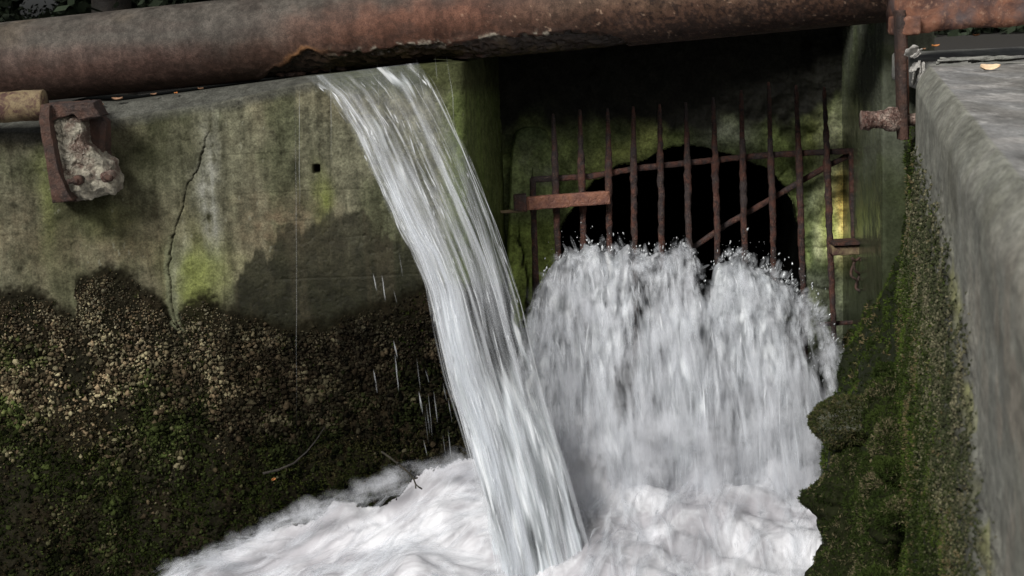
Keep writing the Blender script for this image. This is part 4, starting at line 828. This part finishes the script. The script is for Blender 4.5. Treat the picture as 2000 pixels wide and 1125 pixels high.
# ------------------------------------------------------------------ churning pool
xs = np.linspace(-3.2, 2.4, 520); ys = np.r_[np.linspace(3.0, 5.6, 60)[:-1], np.linspace(5.6, 8.6, 420)]; X, Y = np.meshgrid(xs, ys)
Zp = -1.86 + .19 * np.minimum(0, X + .45) - .22 * (7 - Y).clip(-.6, 3) + .10 * np.exp(-((X + .28) / .28) ** 2 - ((Y - 6.75) / .25) ** 2)
G = np.stack([X, Y, Zp], -1); fl = np.stack([X * .9 + Y * .25, Y - X * .35, X * 0], -1)
h1 = fbm(np.stack([X * 2.1 + Y * .5, Y * 2.6, X * 0 + 3], -1), 1, 3, 401); h2 = fbm(np.stack([X * 7, Y * 6, X * 0], -1), 1, 4, 402); h3 = fbm(np.stack([X * 24, Y * 18, X * 0], -1), 1, 3, 403)
G[..., 2] += .13 * h1 + .014 * h2 + .10 * np.exp(-((Y - 6.92) / .16) ** 2) * sstep(-.1, .15, X) * sstep(1.5, 1.3, X) * (1 + h2)
px, py = proj(G); dn = .7 - .6 * blob(px, py, 1150, 905, 60, 22) - .5 * blob(px, py, 650, 990, 70, 22) + .3 * blob(px, py, 500, 1060, 90, 50) + .35 * blob(px, py, 800, 1100, 60, 40) - .35 * blob(px, py, 1150, 1040, 120, 60)
pool = new_mesh("water", G, gridF(*X.shape), M_pool, uv=fl, attrs={"dens": dn}); tag(pool, kind="structure")
POOL = (xs, ys, G[..., 2])
# soft wisps thrown along the pool edge and streaks drawn out over the pool
def pool_z(x, y):
    i = np.clip(np.searchsorted(xs, x), 1, len(xs) - 1); j = np.clip(np.searchsorted(ys, y), 1, len(ys) - 1); return POOL[2][j, i]
r = np.random.default_rng(71); N = 1000; K = 10; tt = np.linspace(0, 1, K)
x0 = r.uniform(-1.9, 1.5, N); y0 = r.uniform(6.0, 7.1, N); L = r.uniform(.08, .45, N); an = r.normal(math.radians(205), .35, N)
an = np.where(x0 > .2, r.normal(math.radians(258), .3, N), an)
xx = x0[:, None] + np.cos(an)[:, None] * L[:, None] * tt; yy = y0[:, None] + np.sin(an)[:, None] * L[:, None] * tt
ex, ey = proj(np.stack([x0, y0, pool_z(x0, y0)], -1)); kp = ey > poly(ex, [(200, 1150), (480, 1040), (560, 985), (650, 962), (720, 925), (800, 895), (900, 880), (1000, 890), (1600, 890)]) + 22
xx, yy, L, N = xx[kp], yy[kp], L[kp], int(kp.sum())
zz = pool_z(xx, yy) + .012 + r.uniform(.01, .06, N)[:, None] * np.sin(np.pi * tt)
tag(ribbons("spray", np.stack([xx, yy, zz], -1), r.uniform(.006, .035, N), M_soft, None, 6), "soft white spray drawn out in streaks over the foaming pool", "spray", kind="stuff")
N = 260; x0 = r.uniform(-.15, 1.35, N); z0 = r.uniform(-1.95, -1.45, N); y0 = r.uniform(6.55, 6.85, N); tt = np.linspace(0, 1, 8)
PT = np.stack([x0[:, None] + r.normal(0, .06, (N, 1)) * tt, y0[:, None] - .06 * tt, z0[:, None] - r.uniform(.08, .22, (N, 1)) * tt], -1)
tag(ribbons("mist", PT, r.uniform(.04, .10, N), M_mist, None, 16), "pale mist where the gush lands in the pool", "mist", kind="stuff")
N = 110; x0 = r.uniform(330, 960, N); tt = np.linspace(0, 1, 8); yb = poly(x0, [(200, 1150), (480, 1040), (560, 985), (650, 962), (720, 925), (800, 895), (960, 880)])
PT = P(x0[:, None] - r.uniform(20, 70, (N, 1)) * (tt - .5), yb[:, None] + (r.uniform(12, 40, N))[:, None] + r.uniform(8, 34, (N, 1)) * (tt - .5), poly(x0, [(330, 6.42), (700, 6.62), (960, 6.68)])[:, None] + 0 * tt)
tag(ribbons("mist", PT, r.uniform(.03, .085, N), M_mist, None, 17), "thin veil of spray along the mossy edge of the pool", "mist", kind="stuff")
xs_edge = [(480, 1040), (560, 985), (650, 962), (720, 925), (800, 895), (900, 880), (1000, 900), (1600, 905)]

# ------------------------------------------------------------------ drips and threads of water from the pipe
def drip(xy, Y, rad, label, name="water_drip", sides=8):
    q = resample(P(*np.array(xy, float).T, Y), 60); q[:, 0] += .004 * fbm(q, (0, 0, 6), 2, int(xy[0][0]))
    tag(ribbons(name, q[None], np.array([rad * 1.3]), M_streak, None, int(xy[0][0])), label, "water drip", "thin threads of water dripping from the pipe")
drip([(575, 150), (577, 300), (579, 520), (580, 850)], 6.80, .0016, "longest golden thread of water falling left of the jet")
drip([(583, 158), (585, 250), (586, 420)], 6.82, .0009, "faint short thread of water just right of the longest drip")
drip([(645, 128), (646, 180), (648, 330)], 6.60, .0012, "thread of water falling across the jet's left shoulder")
drip([(736, 122), (739, 150), (740, 240)], 6.58, .0012, "thread of water falling over the middle of the jet top")
drip([(813, 112), (818, 150), (840, 225), (846, 240)], 6.60, .0014, "slanting thread of water at the right rim of the jet")
drip([(849, 112), (852, 150), (854, 158)], 6.85, .0022, "short fat drip right of the jet under the pipe")
drip([(872, 108), (878, 150), (885, 190), (888, 260)], 6.85, .0018, "rightmost drip falling in front of the green corner")
r = np.random.default_rng(81); N = 60; x0 = 880 - r.exponential(45, N); y0 = r.uniform(450, 860, N); m = x0 < poly(y0, [(450, 780), (860, 900)]); x0, y0 = x0[m], y0[m]; L = r.uniform(25, 90, len(x0)); tt = np.linspace(0, 1, 8)
PT = P(x0[:, None] + 8 * tt, y0[:, None] + L[:, None] * tt, 6.55 + .25 * r.uniform(0, 1, (len(x0), 1)))
tag(ribbons("falling_droplets", PT, r.uniform(.0015, .005, len(x0)), M_streak, None, 9), "scattered falling droplets between the jet and the mossy wall", "droplets", kind="stuff")

# ------------------------------------------------------------------ twig, root, leaves
tw = empty("twig", P(752, 886, 6.6)); tag(tw, "thin bare twig curving out over the white water", "twig")
q = np.array([(745, 882), (765, 896), (785, 912), (800, 925), (808, 936), (812, 946), (820, 953)], float); V, F = tube_arr(resample(P(*q.T, np.linspace(6.62, 6.45, 7)), 50), np.linspace(.0045, .003, 50), 8, .25, 60, 1); new_mesh("stem", V, F, M_twig, parent=tw)
for k, (a, b) in enumerate([((808, 936), (815, 933)), ((812, 946), (812, 954)), ((800, 925), (803, 919)), ((779, 907), (776, 903)), ((818, 951), (824, 955))]):
    V, F = tube_arr(resample([P(*a, 6.47), P(*b, 6.46)], 8), np.linspace(.003, .004, 8), 8, .2, 60, k); new_mesh("bud", V, F, M_twig, parent=tw)
q = np.array([(515, 922), (545, 915), (575, 902), (600, 880), (618, 858), (635, 832)], float); V, F = tube_arr(resample(P(*q.T, 6.58) + [0, -.02, 0], 60), np.linspace(.006, .002, 60), 8, .3, 40, 2)
tag(new_mesh("root", V, F, M_bark), "thin dark root curling up the mossy bank", "root")
def leaf(x, y, Y, L, col, label, rz, seed, tilt=.3):
    a = np.linspace(-1, 1, 16); b = np.linspace(-1, 1, 7); A, Bm = np.meshgrid(a, b); wd = np.sqrt(np.clip(1 - A * A, 0, 1)) * .42 * (1 - .25 * A)
    G = np.stack([A * L / 2, Bm * wd * L / 2, .12 * L * A * A + .16 * L * abs(Bm) + .02 * L * fbm(np.stack([A, Bm, A * 0], -1), 3, 2, seed)], -1)
    G = G.reshape(-1, 3) @ np.array(Euler((tilt, 0, rz)).to_matrix()).T + P(x, y, Y) + [0, 0, .004]
    o = new_mesh("fallen_leaf", G, gridF(7, 16), col); md = o.modifiers.new("thick", 'SOLIDIFY'); md.thickness = .0006; tag(o, label, "leaf", "fallen leaves")
leaf(1932, 138, 5.55, .075, M_leafp, "pale curled leaf lying on the top of the right wall", .1, 1, .6)
leaf(1923, 139, 5.56, .03, M_leafo, "small orange leaf tip touching the pale leaf on the right wall", .9, 2, .5)
leaf(1906, 72, 6.62, .032, M_leafo, "small orange leaf high on the board under the beam", .2, 3)
leaf(1827, 93, 6.25, .036, M_leafo, "brownish orange leaf on the corner of the board", .3, 4)
leaf(1804, 99, 6.2, .026, M_leafb, "tiny dull leaf beside the wood splinters", .8, 5)
for i, (x, y, m_, lb) in enumerate([(230, 197, M_leafb, "dead brown leaf on the wall top nearest the iron bracket"), (300, 187, M_leafb, "brown leaf scrap on the wall top under the pipe"), (343, 185, M_leafo, "tiny orange leaf on the wall top between pipe and chamfer"), (199, 207, M_leafb, "brown leaf tucked against the iron bracket top"), (392, 176, M_leafb, "dark crumpled leaf on the wall top under the pipe")]):
    leaf(x, y, 7.0, .05 if i < 1 else .03, m_, lb, i * .7, 10 + i)
leaf(533, 938, 6.42, .026, M_leafo, "single orange leaf caught on the bank above the foam", 1.0, 20, 1.2)

# ------------------------------------------------------------------ wood behind (top left corner)
def tree(x, y, h, r_, lean, seed, label, crown_z=1.0, spread=2.2, nl=5000):
    t = empty("tree", (x, y, -.3)); tag(t, label, "tree", "trees of the dark wood behind the pipe"); rr = np.random.default_rng(seed)
    pth = resample(np.array([(x, y, -.4), (x + lean * .3, y, h * .35), (x + lean, y + .2, h)]), 60); pth[:, 0] += .06 * fbm(pth, .9, 3, seed)
    V, F = tube_arr(pth, np.linspace(r_, r_ * .4, 60), 16, .12, 4, seed); new_mesh("trunk", V, F, M_bark, parent=t); parts = []; tips = []
    for k in range(14):
        b0 = pth[rr.integers(12, 58)]; d = np.array([rr.normal(0, 1), rr.normal(0, .8), rr.uniform(-.5, .5)]); e = b0 + d * spread * .6
        q = resample([b0, (b0 + e) / 2 + [0, 0, .2], e], 14); parts.append(tube_arr(q, np.linspace(r_ * .25, .01, 14), 6)); tips += [q[6], q[10], q[-1]]
    V, F = join(parts); new_mesh("limbs", V, F, M_bark, parent=t)
    tips = np.array(tips); c0 = tips[rr.integers(0, len(tips), nl)] + rr.normal(0, .42, (nl, 3)) * spread * .35; gx, gy_ = proj(c0); c0 = c0[~((abs(gx - 76) < 26) & (gy_ < 28))]; nl = len(c0)
    a = rr.standard_normal((nl, 3)); a /= np.linalg.norm(a, axis=1, keepdims=True); b = np.cross(a, rr.standard_normal((nl, 3))); b /= np.linalg.norm(b, axis=1, keepdims=True); s_ = rr.uniform(.04, .09, (nl, 1))
    V = np.stack([c0 - a * s_, c0 + b * s_ * .5, c0 + a * s_, c0 - b * s_ * .5], 1); new_mesh("crown", V.reshape(-1, 3), np.arange(nl * 4).reshape(-1, 4), M_leafy, parent=t, smooth=False)
tree(-3.0, 12.0, 5.5, .16, .3, 1, "dark leaning tree trunk with leaves seen above the pipe's left end", nl=9000)
tree(-4.8, 14.0, 6.5, .2, -.3, 2, "dark leafy tree at the extreme upper left", nl=9000)
tree(-1.3, 13.0, 6, .18, .4, 3, "shadowed leafy tree hidden mostly behind the pipe", nl=9000)
tree(1.6, 14.5, 6, .18, .4, 4, "leafy tree rising behind the covered chamber", nl=7000)
# thicket that closes off the sky except for one gap
n = 90; X, Z = np.meshgrid(np.linspace(-30, 30, n), np.linspace(-1, 0, n)); G = np.stack([X, 19 + (Z + 1) * 9, Z * .55 - .1 + .1 * fbm(np.stack([X, Z, X * 0], -1), .5, 4, 7)], -1)
tag(new_mesh("hillside", G, gridF(n, n), M_soil), kind="structure")
r = np.random.default_rng(91); N = 110000; c0 = np.stack([r.uniform(-13, 9, N), r.uniform(15, 18.5, N), -.6 + 6 * r.uniform(0, 1, N) ** 1.6], -1); px, py = proj(c0)
k = ~((abs(px - 74 + 8 * np.sin(py / 6)) < 17) & (py < 9)) & ~((abs(px - 82) < 5) & (abs(py - 14) < 5)) & ~((abs(px - 75) < 3) & (abs(py - 22) < 3)); c0 = c0[k]; N = len(c0)
a = r.standard_normal((N, 3)); a /= np.linalg.norm(a, axis=1, keepdims=True); b = np.cross(a, r.standard_normal((N, 3))); b /= np.linalg.norm(b, axis=1, keepdims=True); s_ = r.uniform(.06, .13, (N, 1))
near = (abs(proj(c0)[0] - 76) < 40) & (proj(c0)[1] < 40); s_[near] *= .35
V = np.stack([c0 - a * s_, c0 + b * s_ * .5, c0 + a * s_, c0 - b * s_ * .5], 1); tag(new_mesh("undergrowth", V.reshape(-1, 3), np.arange(N * 4).reshape(-1, 4), M_leafy, smooth=False), "dark thicket of leaves behind the pipe with one bright gap", "undergrowth", kind="stuff")
